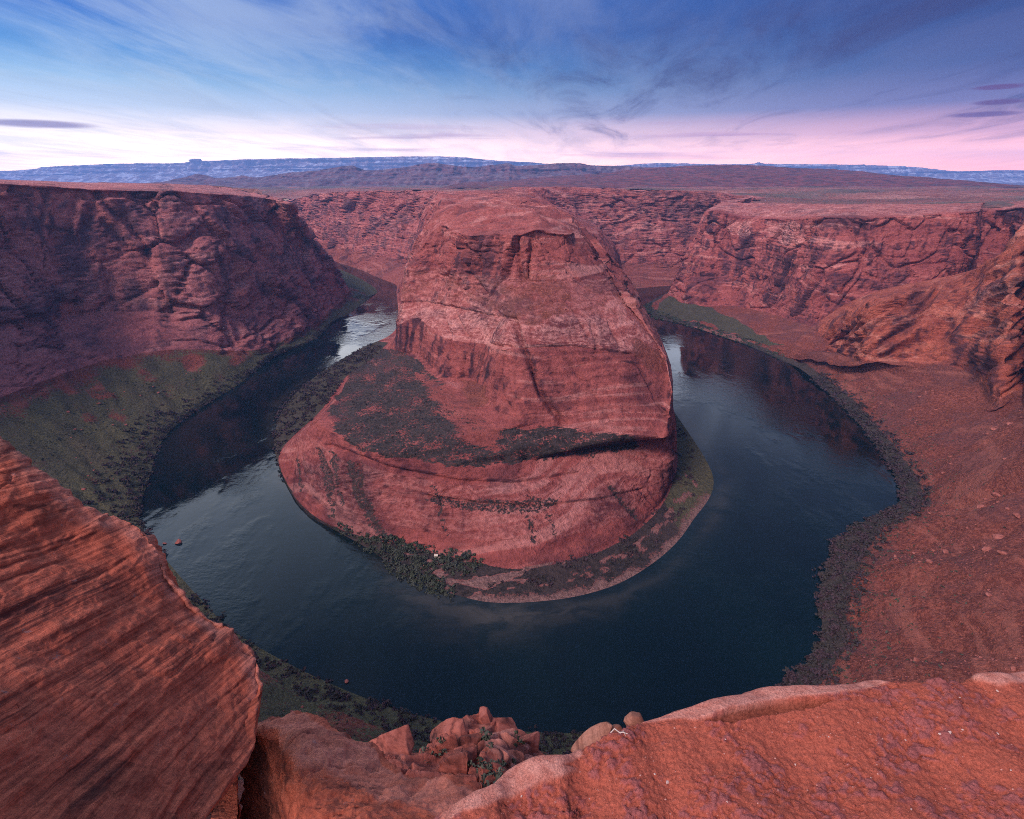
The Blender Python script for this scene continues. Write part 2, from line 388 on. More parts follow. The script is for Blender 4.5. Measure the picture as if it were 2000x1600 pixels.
# ------------------------------------------------------------------ the mesa inside the bend, with the far walls on either side of its neck
LV = [0.0, 0.03, 0.16, 0.27, 0.47, 0.56, 0.72, 0.93, 1.0]
HV = [0.0, 0.06, 0.36, 0.46, 0.57, 0.63, 0.74, 0.92, 1.0]
def auto(S, G, T):
    out = []
    for z, h in zip(LV, HV):
        q = S * (1 - h) + G * h; q[2] = S[2] * (1 - z) + G[2] * z; out.append(q)
    out[0][2] = -2; out.append(T); return out
def row(S, A, B, C, D1, D_, E, Fr, G, T): return [S, A, B, C, D1, D_, E, Fr, G, T]
def flank(y, xs, zs, S, T):
    return [S] + [W(x, y, z) for x, z in zip(xs, zs)] + [T]
ZS = (5, 40, 72, 128, 152, 190, 233, 250)
mesa = [
    auto(P(545, 478, 0), D(540, 398, 2500), W(-1150, 3300, 190)),
    auto(P(590, 492, 0), D(585, 388, 2420), W(-900, 3300, 195)),
    auto(P(640, 507, 0), D(630, 379, 2260), W(-700, 3200, 205)),
    auto(P(700, 526, 0), D(700, 374, 2060), W(-520, 3100, 210)),
    auto(P(738, 543, 0), D(780, 373, 1930), W(-330, 3000, 215)),
    auto(P(772, 557, 0), D(846, 374, 1820), W(-180, 2600, 225)),
    flank(1500, (-312, -296, -286, -264, -252, -236, -206, -182), ZS, W(-318, 1500, -2), W(-70, 1560, 254)),
    flank(1110, (-234, -215, -205, -187, -178, -166, -146, -134), (6, 45, 72, 125, 145, 185, 228, 247), W(-246, 1120, -2), W(-40, 1200, 256)),
    row(P(700, 680, -2), P(742, 688, 16), P(757, 684, 42), P(772, 672, 74), D(775, 628, 764), D(782, 592, 778), D(788, 524, 800), D(828, 462, 850), D(854, 410, 905), W(-20, 980, 257)),
    row(P(600, 740, -2), P(680, 735, 12), P(722, 712, 48), P(815, 693, 79), D(816, 622, 712), D(836, 594, 740), D(845, 529, 775), D(862, 442, 800), D(866, 405, 900), W(-15, 930, 258)),
    row(P(540, 790, -2), P(632, 800, 8), P(672, 770, 58), P(868, 737, 83), D(872, 662, 622), D(890, 606, 665), D(896, 543, 690), D(905, 459, 715), D(915, 408, 830), W(-10, 910, 258)),
    row(P(530, 850, -2), P(550, 880, 5), P(618, 818, 64), P(920, 742, 84), D(938, 672, 585), D(945, 614, 618), D(966, 546, 640), D(973, 456, 662), D(965, 404, 820), W(-5, 900, 258)),
    row(P(562, 952, -2), P(566, 955, 4), P(655, 845, 66), P(953, 792, 84), D(982, 682, 522), D(1006, 622, 553), D(1005, 547, 620), D(1010, 458, 642), D(1000, 402, 820), W(0, 900, 258)),
    row(P(602, 1008, -2), P(607, 1003, 4), P(720, 878, 68), P(1004, 828, 83), D(1042, 679, 514), D(1058, 624, 545), D(1045, 549, 614), D(1050, 447, 648), D(1035, 401, 820), W(4, 900, 258)),
    row(P(660, 1042, -2), P(668, 1036, 4), P(780, 888, 67), P(1054, 829, 82), P(1092, 677, 143), P(1102, 628, 162), P(1088, 552, 188), P(1085, 455, 236), P(1058, 404, 254), W(8, 905, 258)),
    row(P(722, 1090, -2), P(760, 1060, 5), P(830, 894, 65), P(1104, 828, 82), P(1145, 680, 141), P(1148, 629, 160), P(1128, 553, 186), P(1112, 457, 234), P(1082, 409, 249), W(12, 910, 258)),
    row(P(775, 1144, -2), P(842, 1077, 6), P(890, 906, 63), P(1150, 836, 80), P(1190, 684, 138), P(1192, 630, 157), P(1162, 555, 184), P(1126, 455, 232), P(1102, 415, 246), W(15, 920, 257)),
    row(P(850, 1178, -2), P(922, 1094, 6), P(955, 902, 62), P(1190, 842, 78), P(1232, 689, 135), P(1226, 632, 154), P(1188, 556, 182), P(1137, 460, 229), P(1112, 420, 244), W(18, 930, 256)),
    row(P(950, 1202, -2), P(1012, 1109, 6), P(1030, 899, 60), P(1230, 848, 76), P(1262, 690, 131), P(1246, 640, 150), P(1202, 552, 180), P(1142, 464, 227), P(1116, 424, 242), W(20, 940, 256)),
    row(P(1060, 1202, -2), P(1100, 1095, 6), P(1110, 884, 59), P(1262, 851, 74), P(1288, 700, 124), P(1262, 652, 144), P(1208, 556, 178), D(1146, 468, 740), D(1118, 426, 830), W(22, 960, 256)),
    row(P(1180, 1181, -2), P(1190, 1066, 6), P(1190, 870, 58), P(1285, 853, 73), P(1305, 722, 114), P(1290, 682, 130), D(1226, 580, 610), D(1150, 474, 755), D(1121, 428, 840), W(24, 980, 256)),
    row(P(1290, 1131, -2), P(1262, 1018, 5), P(1262, 858, 57), P(1303, 852, 74), P(1312, 765, 104), P(1301, 700, 125), D(1250, 612, 600), D(1155, 482, 780), D(1120, 428, 860), W(25, 1000, 256)),
    row(P(1370, 1051, -2), P(1306, 955, 5), W(170, 498, 52), W(168, 525, 78), W(172, 560, 108), W(168, 590, 126), W(158, 690, 160), W(118, 800, 216), W(90, 880, 239), W(22, 1020, 256)),
    row(P(1420, 940, -2), W(192, 575, 5), W(174, 610, 48), W(174, 630, 74), W(180, 660, 110), W(176, 690, 127), W(162, 760, 163), W(112, 860, 219), W(80, 940, 242), W(15, 1060, 256)),
    row(P(1308, 778, -2), W(206, 745, 5), W(190, 750, 46), W(186, 755, 72), W(188, 765, 112), W(180, 780, 130), W(162, 840, 166), W(105, 920, 222), W(62, 1000, 246), W(5, 1100, 256)),
    row(P(1287, 702, -2), W(225, 930, 5), W(206, 935, 42), W(200, 940, 72), W(194, 945, 114), W(184, 955, 132), W(160, 980, 170), W(92, 1040, 226), W(46, 1080, 249), W(0, 1160, 256)),
    flank(1180, (272, 250, 240, 225, 214, 180, 92, 42), ZS, P(1263, 650, -2), W(-5, 1300, 256)),
    flank(1340, (296, 275, 262, 245, 230, 190, 95, 46), ZS, W(302, 1320, -2), W(-10, 1450, 256)),
    auto(W(318, 1545, -2), D(1046, 371, 1620), W(20, 2100, 250)),
    auto(P(1245, 564, 0), D(1105, 366, 1790), W(220, 2500, 236)),
    auto(P(1300, 559, 0), D(1250, 371, 1790), W(460, 2600, 228)),
    auto(W(600, 1610, -2), D(1390, 377, 1810), W(800, 2600, 222)),
    auto(W(820, 1640, -2), D(1490, 387, 1800), W(1050, 2600, 220)),
    auto(W(1050, 1660, -2), D(1560, 392, 1850), W(1300, 2600, 220)),
]
for k_, st in enumerate(mesa[6:28]):
    st[9] = st[9] + np.array([30.0 if k_ < 6 else (-25.0 if k_ > 14 else 0.0), 0, 0])
ML = Loft(mesa, 950, [18, 62, 24, 66, 32, 44, 60, 40, 40], smooth=1)
t_ = ML.T; v_ = ML.V
N = ML.normals()
far_m = np.maximum(1 - sstep(5.5, 6.5, t_), sstep(28.0, 29.0, t_))
amp = sstep(0.75, 1.4, v_) * (1 - sstep(8.4, 9.0, v_) * 0.4) * (0.62 + 0.45 * far_m)
# skirt is smooth slickrock; the top cliff is blocky; the bench is flat
skirt = (v_ > 0.9) & (v_ < 2.2)
blockf = 0.35 + 2.1 * np.exp(-((v_ - 6.5) / 0.65) ** 2) + far_m * 0.7 - 0.12 * (v_ < 2.2)
amp = amp * (1 - 0.65 * np.exp(-((v_ - 2.75) / 0.5) ** 2) * (1 - far_m))
soft = 1 - 0.55 * np.exp(-((v_ - 4.4) / 0.7) ** 2) * (1 - far_m)
px0, py0 = pix(ML.G)
carve(ML, amp * soft * 0.55, N, strata=0.9, joints=0.7, blocks=blockf, tilt=(0.02, 0.05), scale=1.7, lump=0.5)
carve(ML, amp * soft * 0.5, ML.normals(ML.flip), strata=1.1, joints=0.9, blocks=blockf * 0.9, tilt=(0.02, 0.05), scale=0.7)
gx, gy = ML.G[..., 0], ML.G[..., 1]
ter = np.tanh(4 * noise3(gx / 70, gy / 38, 0.7)) * 3.0 + np.tanh(4 * noise3(gx / 30, gy / 16, 3.7)) * 1.8 + fbm(gx / 14, gy / 9, 1.2, 3) * 1.3
ML.G[..., 2] += ter * sstep(6.9, 7.4, v_) * (1 - 0.3 * far_m)
px, py = pix(ML.G)
def crack(lf, pts, wpx, depth, px, py, vmin=0, vmax=99):
    d = dist_line(px + 2.5 * noise3(px / 14, py / 14, 0.3), py, pts)
    k = np.exp(-(d / wpx) ** 2) * ((lf.V > vmin) & (lf.V < vmax))
    Nn = N.copy(); Nn[..., 2] *= 0.3
    lf.G = lf.G - Nn * (k * depth)[..., None]
front = (t_ > 7.5) & (t_ < 22.5)
N = N * front[..., None]
crack(ML, [(1003, 626), (1012, 655), (1022, 678), (1040, 722), (1058, 768), (1078, 800), (1100, 826)], 5.5, 15, px, py)
crack(ML, [(858, 597), (872, 640), (884, 690)], 4, 8, px, py)
crack(ML, [(880, 600), (900, 640), (912, 655)], 3.5, 7, px, py)
crack(ML, [(1155, 629), (1162, 660), (1168, 682)], 3, 5, px, py)
crack(ML, [(1190, 630), (1205, 662), (1212, 685)], 3, 5, px, py)
crack(ML, [(1118, 605), (1140, 640), (1150, 660)], 2.5, 4, px, py)
crack(ML, [(905, 468), (915, 505), (912, 530), (950, 575)], 3.5, 8, px, py)
crack(ML, [(928, 470), (932, 520)], 3.5, 8, px, py)
crack(ML, [(1010, 465), (1012, 500), (1020, 545)], 4, 9, px, py)
crack(ML, [(1038, 470), (1036, 530)], 3, 6, px, py)
crack(ML, [(960, 674), (1010, 679), (1060, 678), (1120, 677), (1180, 684), (1236, 691)], 3.2, 5, px, py)
crack(ML, [(1160, 690), (1235, 692), (1262, 740), (1285, 790), (1306, 815)], 2.6, 4, px, py)
crack(ML, [(780, 592), (830, 590), (880, 600), (950, 615), (1000, 622)], 2.6, 4, px, py)
crack(ML, [(700, 905), (705, 960), (720, 1000)], 4, 4, px, py)
crack(ML, [(620, 880), (645, 930), (650, 990)], 4, 4, px, py)
crack(ML, [(1155, 905), (1200, 960), (1240, 1010)], 3, 4, px, py)
crack(ML, [(1015, 920), (1030, 960), (1040, 975)], 3, 4, px, py)
crack(ML, [(830, 970), (950, 985), (1060, 990), (1180, 975), (1260, 955)], 3, 4, px, py)
crack(ML, [(640, 870), (760, 915), (890, 940), (1010, 945), (1130, 925)], 4, 5, px, py)
nzz = noise3(px / 26, py / 20, 0.5) * 12 + noise3(px / 9, py / 8, 4.5) * 6
PX, PY = px + nzz, py + nzz * 0.7
veg = np.zeros_like(px); sand = np.zeros_like(px); talus = np.zeros_like(px); pale = np.zeros_like(px); varn_shade = np.zeros_like(px); green = np.zeros_like(px)
bench = inpoly(PX, PY, [(690, 695), (765, 678), (812, 700), (860, 745), (915, 790), (962, 838), (1100, 836), (1240, 853), (1252, 876), (1180, 884), (1105, 894), (1030, 906), (955, 908), (895, 912), (850, 905), (800, 892), (760, 892), (700, 880), (652, 842), (640, 805), (668, 755)]) & front
veg[bench] = (0.68 + 0.28 * fbm(px / 34, py / 22, 3.0, 4, 0.65))[bench]
bare = inpoly(PX, PY, [(870, 755), (945, 775), (960, 800), (985, 858), (960, 880), (905, 860), (878, 815), (850, 780), (800, 720)])
veg[bench & bare] = (0.30 + 0.3 * fbm(px / 20, py / 14, 7.0, 3))[bench & bare]; talus[bench & bare] = 0.3
veg[front & inpoly(PX, PY, [(800, 968), (880, 975), (1000, 975), (1070, 968), (1100, 980), (1060, 1000), (980, 1005), (900, 998)])] = 0.55
for pts, wd in (([(690, 915), (700, 960), (722, 1010), (745, 1040)], 11), ([(650, 890), (660, 930), (665, 985)], 7), ([(615, 880), (640, 930), (648, 1010)], 6), ([(850, 955), (870, 1040)], 6), ([(1030, 1010), (1045, 1060)], 6), ([(1075, 1010), (1090, 1050)], 5), ([(1190, 950), (1245, 1015)], 6), ([(580, 900), (590, 960)], 4)):
    k = (dist_line(PX, PY, pts) < wd) & front; veg[k] = np.maximum(veg[k], 0.6)
fan = inpoly(px + nzz * 2.2 + 10 * noise3(px / 40, py / 30, 6.0), py + nzz, [(962, 608), (985, 570), (1005, 535), (1022, 520), (1040, 540), (1085, 536), (1108, 560), (1098, 600), (1085, 628), (1050, 634), (1005, 626)])
talus[front & fan] = (0.55 + 0.9 * fbm(px / 22, py / 16, 4.0, 3))[front & fan]
ML.G[..., 2] += 1.6 * (front & fan) * fbm(ML.G[..., 0] / 7, ML.G[..., 1] / 7, 0.5, 3)
talus[front & (v_ > 5.2) & (v_ < 6.0)] = np.maximum(talus, 0.55 * sstep(0.05, 0.4, fbm(px / 30, py / 14, 2.0, 3)))[front & (v_ > 5.2) & (v_ < 6.0)]
talus[front & inpoly(PX, PY, [(905, 742), (950, 752), (955, 790), (930, 800), (905, 770)])] = 0.9
talus[front & inpoly(PX, PY, [(1245, 660), (1290, 690), (1296, 730), (1262, 720), (1240, 690)])] = 0.8
pale[front & (v_ > 5.1) & (v_ < 6.1)] = 0.32; pale[front & (v_ > 4.0) & (v_ <= 5.1)] = 0.6  # ledge highlights put into the colour
pale[front & (v_ > 1.2) & (v_ < 1.75)] = 0.28
varn_shade[front & inpoly(PX, PY, [(772, 600), (810, 660), (870, 720), (868, 740), (800, 700), (770, 670)])] = 0.75
varn_shade[front & inpoly(PX, PY, [(905, 690), (960, 690), (960, 730), (925, 738)])] = 0.7
varn_shade[front & (v_ > 3) & (v_ < 4)] += 0.25
# shore of the mesa: brush everywhere, gravel bar along the outer right curve
shore = v_ < 1.0
veg[shore & (t_ > 7.6) & (t_ < 28)] = 0.95
bar_ = shore & (t_ > 15.5) & (t_ < 22.6)
edge = (0.36 + 0.16 * noise3(px / 40, py / 30, 9.0)) * sstep(15.6, 18.5, t_)
sand[bar_] = (1 - sstep(-0.02, 0.14, v_ - edge))[bar_]; veg[bar_] *= (0.25 + 0.75 * sstep(-0.06, 0.16, v_ - edge))[bar_]
k = bar_ & (v_ > 0.55) & (v_ < 0.8); sand[k] = np.maximum(sand[k], 0.8 * sstep(0.0, 0.35, noise3(px / 30, py / 12, 2.0))[k]); veg[k] *= (1 - 0.8 * sstep(0.0, 0.35, noise3(px / 30, py / 12, 2.0)))[k]
green[shore & (t_ > 21.7)] = 0.8
green[shore & (t_ < 12)] = 0.35
camp = inpoly(px + nzz * 0.3, py + nzz * 0.3, [(838, 1122), (866, 1118), (876, 1128), (905, 1132), (945, 1126), (990, 1120), (1035, 1106), (1060, 1104), (1010, 1124), (985, 1134), (960, 1148), (925, 1150), (905, 1140), (880, 1142)]) & (v_ < 1.05) & front
veg[camp] = 0.0; sand[camp] = 1.0; pale[camp] = 0.6
for pts in ([(866, 1118), (862, 1106), (866, 1092)], [(905, 1128), (903, 1108), (912, 1092)], [(880, 1140), (872, 1155), (878, 1172)], [(935, 1150), (930, 1165), (940, 1178)], [(948, 1150), (955, 1168), (952, 1182)], [(1035, 1108), (1060, 1104), (1105, 1098)]):
    k = (dist_line(px, py, pts) < 1.6) & (v_ < 1.1) & front; veg[k] = 0; sand[k] = 1.0
k = inpoly(px + nzz * 0.5, py, [(925, 1172), (948, 1178), (955, 1196), (930, 1200), (918, 1186)]) & shore; veg[k] = 0; sand[k] = 1
# far plateau top behind the rims: scrub and slabs
top = v_ > 8.15
veg[top] = np.maximum(veg, (0.30 + 0.45 * noise3(ML.G[..., 0] / 160, ML.G[..., 1] / 160, 1.0)))[top] * 0.6
pale[top] = 0.2
fl = far_m > 0.5
talus[fl & (v_ > 0.1) & (v_ < 2.4)] = 0.5
varn_shade[fl & (v_ > 3.5) & (v_ < 8.0)] = (0.5 * sstep(-0.2, 0.4, noise3(px / 25, py / 90, 3.0)))[fl & (v_ > 3.5) & (v_ < 8.0)]
k = (t_ > 29.4) & (v_ > 5.8) & (v_ < 8.0); varn_shade[k] = 0.65
veg[(t_ > 28.5) & (v_ > 0.4) & (v_ < 2.6)] = 0.35
pale[fl] = 0.25
ML.attrs = dict(veg=veg, sand=sand, talus=talus, pale=pale, varn_shade=varn_shade, green=green)
c_l = int(np.searchsorted(ML.t, 6.0)); c_r = int(np.searchsorted(ML.t, 28.0))
tag(ML.build('horseshoe_mesa', M_ROCK, (c_l, c_r + 1)), 'huge red sandstone mesa standing inside the river bend', kind='structure')
tag(ML.build('far_canyon_wall', M_ROCK, (0, c_l + 1)), 'hazy far canyon wall left of the mesa neck', kind='structure')
tag(ML.build('far_canyon_wall', M_ROCK, (c_r, ML.G.shape[0])), 'dark far canyon wall right of the mesa neck', kind='structure')

# ------------------------------------------------------------------ the outer bank: left wall, foot of the overlook, right slope and ridge
def wall5(S, K, Cb, M1, M2, R_, T): return [S, K, Cb, M1, M2, R_, T]
def mids(S, K, Cb, R_, T):
    M1 = Cb * 0.62 + R_ * 0.38; M1[2] = Cb[2] * 0.55 + R_[2] * 0.45
    M2 = Cb * 0.28 + R_ * 0.72; M2[2] = Cb[2] * 0.22 + R_[2] * 0.78
    return [S, K, Cb, M1, M2, R_, T]
outer = [
    mids(W(-1200, 2350, -2), W(-1190, 2330, 3), W(-1150, 2250, 15), W(-1000, 1950, 240), W(-1100, 1500, 262)),
    mids(P(640, 513, -2), W(-760, 1990, 4), W(-740, 1900, 15), W(-680, 1600, 246), W(-900, 1450, 266)),
    wall5(P(742, 561, -2), P(712, 568, 4), P(687, 571, 9), D(642, 500, 1400), D(602, 456, 1320), D(563, 396, 1170), W(-720, 1420, 262)),
    wall5(P(733, 577, -2), P(704, 588, 4), P(684, 582, 8), D(622, 520, 1310), D(585, 470, 1285), D(541, 390, 1215), W(-700, 1450, 266)),
    wall5(P(680, 617, -2), P(672, 613, 4), P(656, 610, 8), D(600, 540, 1228), D(560, 470, 1234), D(520, 386, 1250), W(-760, 1500, 268)),
    wall5(P(656, 626, -2), P(645, 630, 4), P(625, 634, 9), D(570, 560, 1120), D(530, 480, 1130), D(490, 383, 1190), W(-800, 1550, 270)),
    wall5(P(620, 662, -2), P(608, 660, 4), P(590, 656, 11), D(530, 580, 1030), D(490, 480, 1045), D(450, 379, 1075), W(-820, 1500, 272)),
    wall5(P(532, 702, -2), P(526, 699, 4), P(518, 690, 12), D(460, 600, 945), D(430, 490, 955), D(400, 376, 1020), W(-860, 1500, 274)),
    wall5(P(474, 750, -2), P(456, 746, 5), P(430, 692, 33), D(400, 610, 880), D(370, 490, 918), D(340, 371, 960), W(-900, 1450, 276)),
    wall5(P(416, 786, -2), P(392, 784, 6), P(335, 692, 46), D(310, 610, 858), D(290, 490, 885), D(270, 370, 925), W(-950, 1400, 278)),
    wall5(P(352, 830, -2), P(322, 832, 6), P(240, 707, 50), D(220, 610, 835), D(205, 490, 855), D(195, 368, 880), W(-1000, 1350, 280)),
    wall5(P(320, 870, -2), P(280, 880, 6), P(150, 732, 52), D(130, 620, 785), D(120, 500, 815), D(110, 362, 845), W(-1050, 1300, 284)),
    wall5(P(302, 930, -2), P(255, 942, 7), P(50, 772, 56), D(40, 640, 705), D(30, 500, 770), D(20, 357, 800), W(-1100, 1200, 288)),
    wall5(P(285, 985, -2), P(235, 1002, 7), P(-80, 832, 60), D(-90, 660, 640), D(-100, 510, 690), D(-115, 352, 730), W(-1150, 1000, 290)),
    wall5(P(298, 1028, -2), W(-370, 412, 7), W(-520, 380, 62), W(-580, 350, 120), W(-620, 330, 200), W(-690, 300, 292), W(-1000, 500, 292)),
    wall5(P(402, 1153, -2), W(-262, 312, 7), W(-330, 215, 68), W(-400, 160, 130), W(-430, 130, 210), W(-470, 100, 292), W(-700, -100, 292)),
    wall5(P(485, 1239, -2), W(-197, 274, 7), W(-200, 140, 75), W(-210, 95, 130), W(-215, 75, 210), W(-225, 45, 293), W(-300, -120, 293)),
    wall5(P(676, 1338, -2), W(-113, 230, 8), W(-95, 112, 85), W(-90, 64, 140), W(-90, 36, 215), W(-90, 16, 293), W(-100, -120, 293)),
    wall5(P(840, 1394, -2), W(-54, 208, 9), W(-45, 98, 90), W(-42, 52, 140), W(-42, 26, 215), W(-40, 2, 293), W(-40, -120, 293)),
    wall5(P(1000, 1420, -2), W(0, 201, 9), W(0, 95, 90), W(0, 50, 140), W(0, 24, 215), W(0, -1, 293), W(0, -120, 293)),
    wall5(P(1180, 1422, -2), W(58, 199, 9), W(42, 95, 92), W(40, 48, 140), W(40, 22, 215), W(40, -3, 293), W(40, -120, 293)),
    wall5(P(1400, 1387, -2), W(130, 213, 9), W(95, 98, 92), W(90, 48, 142), W(90, 20, 218), W(90, -5, 293), W(100, -120, 293)),
    wall5(P(1484, 1352, -2), W(172, 228, 9), W(165, 112, 94), W(160, 60, 145), W(160, 30, 220), W(160, 0, 293), W(180, -120, 293)),
    wall5(P(1590, 1253, -2), P(1652, 1275, 8), W(265, 168, 88), W(285, 118, 150), W(295, 90, 220), W(305, 60, 292), W(420, -60, 292)),
    wall5(P(1586, 1153, -2), P(1668, 1150, 8), W(350, 250, 90), W(400, 205, 150), W(420, 180, 220), W(440, 150, 290), W(600, 50, 292)),
    wall5(P(1631, 1046, -2), P(1722, 1042, 8), W(440, 345, 88), W(500, 315, 150), W(520, 300, 220), W(550, 275, 288), W(750, 200, 292)),
    mids(P(1746, 976, -2), P(1806, 985, 8), P(2030, 900, 82), P(2150, 420, 258), W(900, 500, 290)),
    mids(P(1742, 936, -2), P(1790, 930, 8), P(1994, 790, 71), P(2065, 385, 258), W(980, 700, 285)),
    mids(P(1674, 834, -2), P(1716, 830, 8), P(1945, 797, 66), P(2000, 437, 238), W(980, 860, 262)),
    mids(P(1604, 764, -2), P(1636, 752, 6), P(1885, 736, 61), P(1935, 495, 198), W(900, 930, 225)),
    mids(P(1560, 726, -2), P(1584, 716, 5), P(1765, 713, 52), P(1842, 560, 148), W(780, 940, 150)),
    mids(P(1518, 703, -2), P(1542, 700, 5), P(1684, 712, 42), P(1705, 585, 130), W(640, 960, 110)),
    mids(P(1478, 686, -2), P(1502, 682, 5), P(1636, 691, 29), P(1674, 637, 80), W(570, 980, 60)),
    mids(P(1440, 670, -2), P(1466, 668, 4), P(1600, 688, 12), P(1625, 672, 24), W(540, 980, 20)),
]
OL = Loft(outer, 1250, [16, 86, 56, 72, 60, 34], smooth=2)
t_ = OL.T; v_ = OL.V
N = OL.normals(False)
N = OL.normals(True) if np.median(N[..., 2]) < 0 else N
amp = sstep(1.75, 2.3, v_) * (1 - 0.5 * sstep(5.3, 6.0, v_))
amp = amp * (1 - 0.72 * sstep(26, 27.5, t_)) * 1.15 * (1 - sstep(16, 17, t_) * (1 - sstep(22, 23, t_)) * sstep(2.2, 3.0, v_) * 0.97)
# big buttresses and clefts give the left wall its vertical folds
px, py = pix(OL.G)
butt = (np.abs(noise3(px / 75, py / 900, 1.7)) * 2 - 0.5) * 5 * sstep(2.0, 3.0, v_) * (1 - 0.8 * sstep(5.0, 5.8, v_)) * (1 - sstep(13, 15, t_))
OL.G = OL.G + (N * np.array([1, 1, 0.2])) * butt[..., None]
N = OL.normals(OL.flip)
carve(OL, amp * 0.62, N, strata=0.5, joints=0.9, blocks=1.3, tilt=(0.22, 0.02), lean=-0.35, scale=2.0, lump=0.15)
carve(OL, amp * 0.42, OL.normals(OL.flip), strata=0.8, joints=0.9, blocks=0.9, tilt=(0.12, 0.02), lean=-0.25, scale=0.8, lump=0.6)
# the right ridge is cross-bedded: fins that run diagonally down to the left
px, py = pix(OL.G)
rid = sstep(26.3, 27.3, t_) * sstep(2.0, 2.35, v_) * (1 - sstep(5.2, 5.9, v_))
qd = (px * 0.62 + py * 0.78)
wq = noise3(px / 160, py / 160, 2.2) * 16
f1 = noise3((qd + wq) / 26, (px - py) / 260, 0.4); f2 = noise3((qd + wq) / 10, (px - py) / 140, 5.4)
f3 = noise3((qd + wq) / 4.2, (px - py) / 70, 9.4)
fin = ((1 - 2.4 * np.abs(f1)) * 13 + (1 - 2.4 * np.abs(f2)) * 6 + (1 - 2 * np.abs(f3)) * 2.2 - 9) * rid
OL.G = OL.G + N * fin[..., None]
# scree: low fans and runnels
scree = sstep(0.8, 1.3, v_) * (1 - sstep(1.8, 2.2, v_))
gx_, gy_ = OL.G[..., 0], OL.G[..., 1]
run = noise3(t_ * 4.6 + 1.2 * noise3(gx_ / 70, gy_ / 70, 6.5), v_ * 0.6, 5.0) * 3.2 + noise3(t_ * 2.3 + 0.6 * noise3(gx_ / 60, gy_ / 60, 0.5), v_ * 0.8, 3.0) * 6.0 + fbm(gx_ / 55, gy_ / 55, 3.0, 3) * 4.0 + noise3(t_ * 7 + noise3(gx_ / 30, gy_ / 30, 2.5), v_ * 1.4, 8.0) * 1.4 + fbm(OL.G[..., 0] / 25, OL.G[..., 1] / 25, 0.3, 4) * 2.2
OL.G[..., 2] += run * scree * (0.8 + 0.7 * sstep(22, 24, t_))
shelf = np.exp(-((v_ - 1.55 - 0.2 * noise3(t_ * 1.3, 0.2, 0.7)) / 0.06) ** 2) * sstep(0.0, 0.4, noise3(t_ * 2.0, 0.6, 1.1)) * 3.0
OL.G[..., 2] += shelf * scree
px, py = pix(OL.G)
veg = np.zeros_like(px); sand = np.zeros_like(px); talus = np.zeros_like(px); pale = np.zeros_like(px); varn_shade = np.zeros_like(px); green = np.zeros_like(px)
left = 1 - sstep(21.0, 22.5, t_)
nn = 0.5 * noise3(t_ * 3.1 + 0.8 * noise3(OL.G[..., 0] / 50, OL.G[..., 1] / 50, 4.5), v_ * 1.5, 0.9) + 0.7 * noise3(OL.G[..., 0] / 45, OL.G[..., 1] / 45, 2.9); n2 = fbm(OL.G[..., 0] / 35, OL.G[..., 1] / 35, 1.0, 4)
sc_ = (v_ >= 0.0) & (v_ < 2.1)
talus[sc_] = 1.0
veg[sc_] = (left * (0.86 - 0.5 * sstep(0.1, 0.5, nn) * sstep(0.9, 1.4, v_) - 0.55 * sstep(1.7, 2.15, v_) + 0.3 * n2) + (1 - left) * (0.95 * (1 - sstep(0.75, 1.10 + 0.25 * nn, v_)) + 0.18 * n2))[sc_]
near = (t_ > 15.5) & (t_ < 21.5) & sc_ & (v_ > 1)
veg[near] = (0.55 - 0.35 * sstep(1.15, 1.9, v_) + 0.5 * n2)[near]
veg[v_ < 0.8] = np.maximum(veg, 0.8)[v_ < 0.8]
green[sc_] = (left * (0.78 + 0.4 * noise3(t_ * 3, v_ * 2, 4.4)) + 0.1)[sc_]
varn_shade[(v_ > 2) & (v_ < 5)] = (0.45 * sstep(-0.1, 0.4, noise3(px / 40, py / 150, 6.0)))[(v_ > 2) & (v_ < 5)]
k = (dist_line(px + 10 * noise3(px / 30, py / 40, 1.0), py, [(322, 372), (330, 430), (325, 520), (322, 600), (312, 690)]) < 13) & (t_ < 14); varn_shade[k] = 0.85
k = inpoly(px, py, [(1840, 620), (1930, 600), (2000, 640), (2000, 720), (1900, 720), (1850, 690)]) & (t_ > 26); varn_shade[k] = 0.75
pale[(v_ > 3.3) & (v_ < 3.7)] = 0.3
veg[v_ > 5.1] = 0.25
OL.attrs = dict(veg=veg, sand=sand, talus=talus, pale=pale, varn_shade=varn_shade, green=green)
c1 = int(np.searchsorted(OL.t, 14.0)); c2 = int(np.searchsorted(OL.t, 22.0)); c3 = int(np.searchsorted(OL.t, 26.0))
tag(OL.build('canyon_wall_left', M_LEFT, (0, c1 + 1)), 'tall shaded left canyon wall above green scree', kind='structure')
tag(OL.build('overlook_cliff', M_ROCK, (c1, c2 + 1)), 'cliff and grassy scree below the overlook', kind='structure')
M_RIDGE = rock_material('orange_sandstone', (0.27, 0.062, 0.042), (0.56, 0.165, 0.100), (0.085, 0.035, 0.042), (0.60, 0.30, 0.24))
tag(OL.build('canyon_wall_right', M_RIDGE, (c2, OL.G.shape[0])), 'red scree slope and finned sandstone ridge on the right', kind='structure')

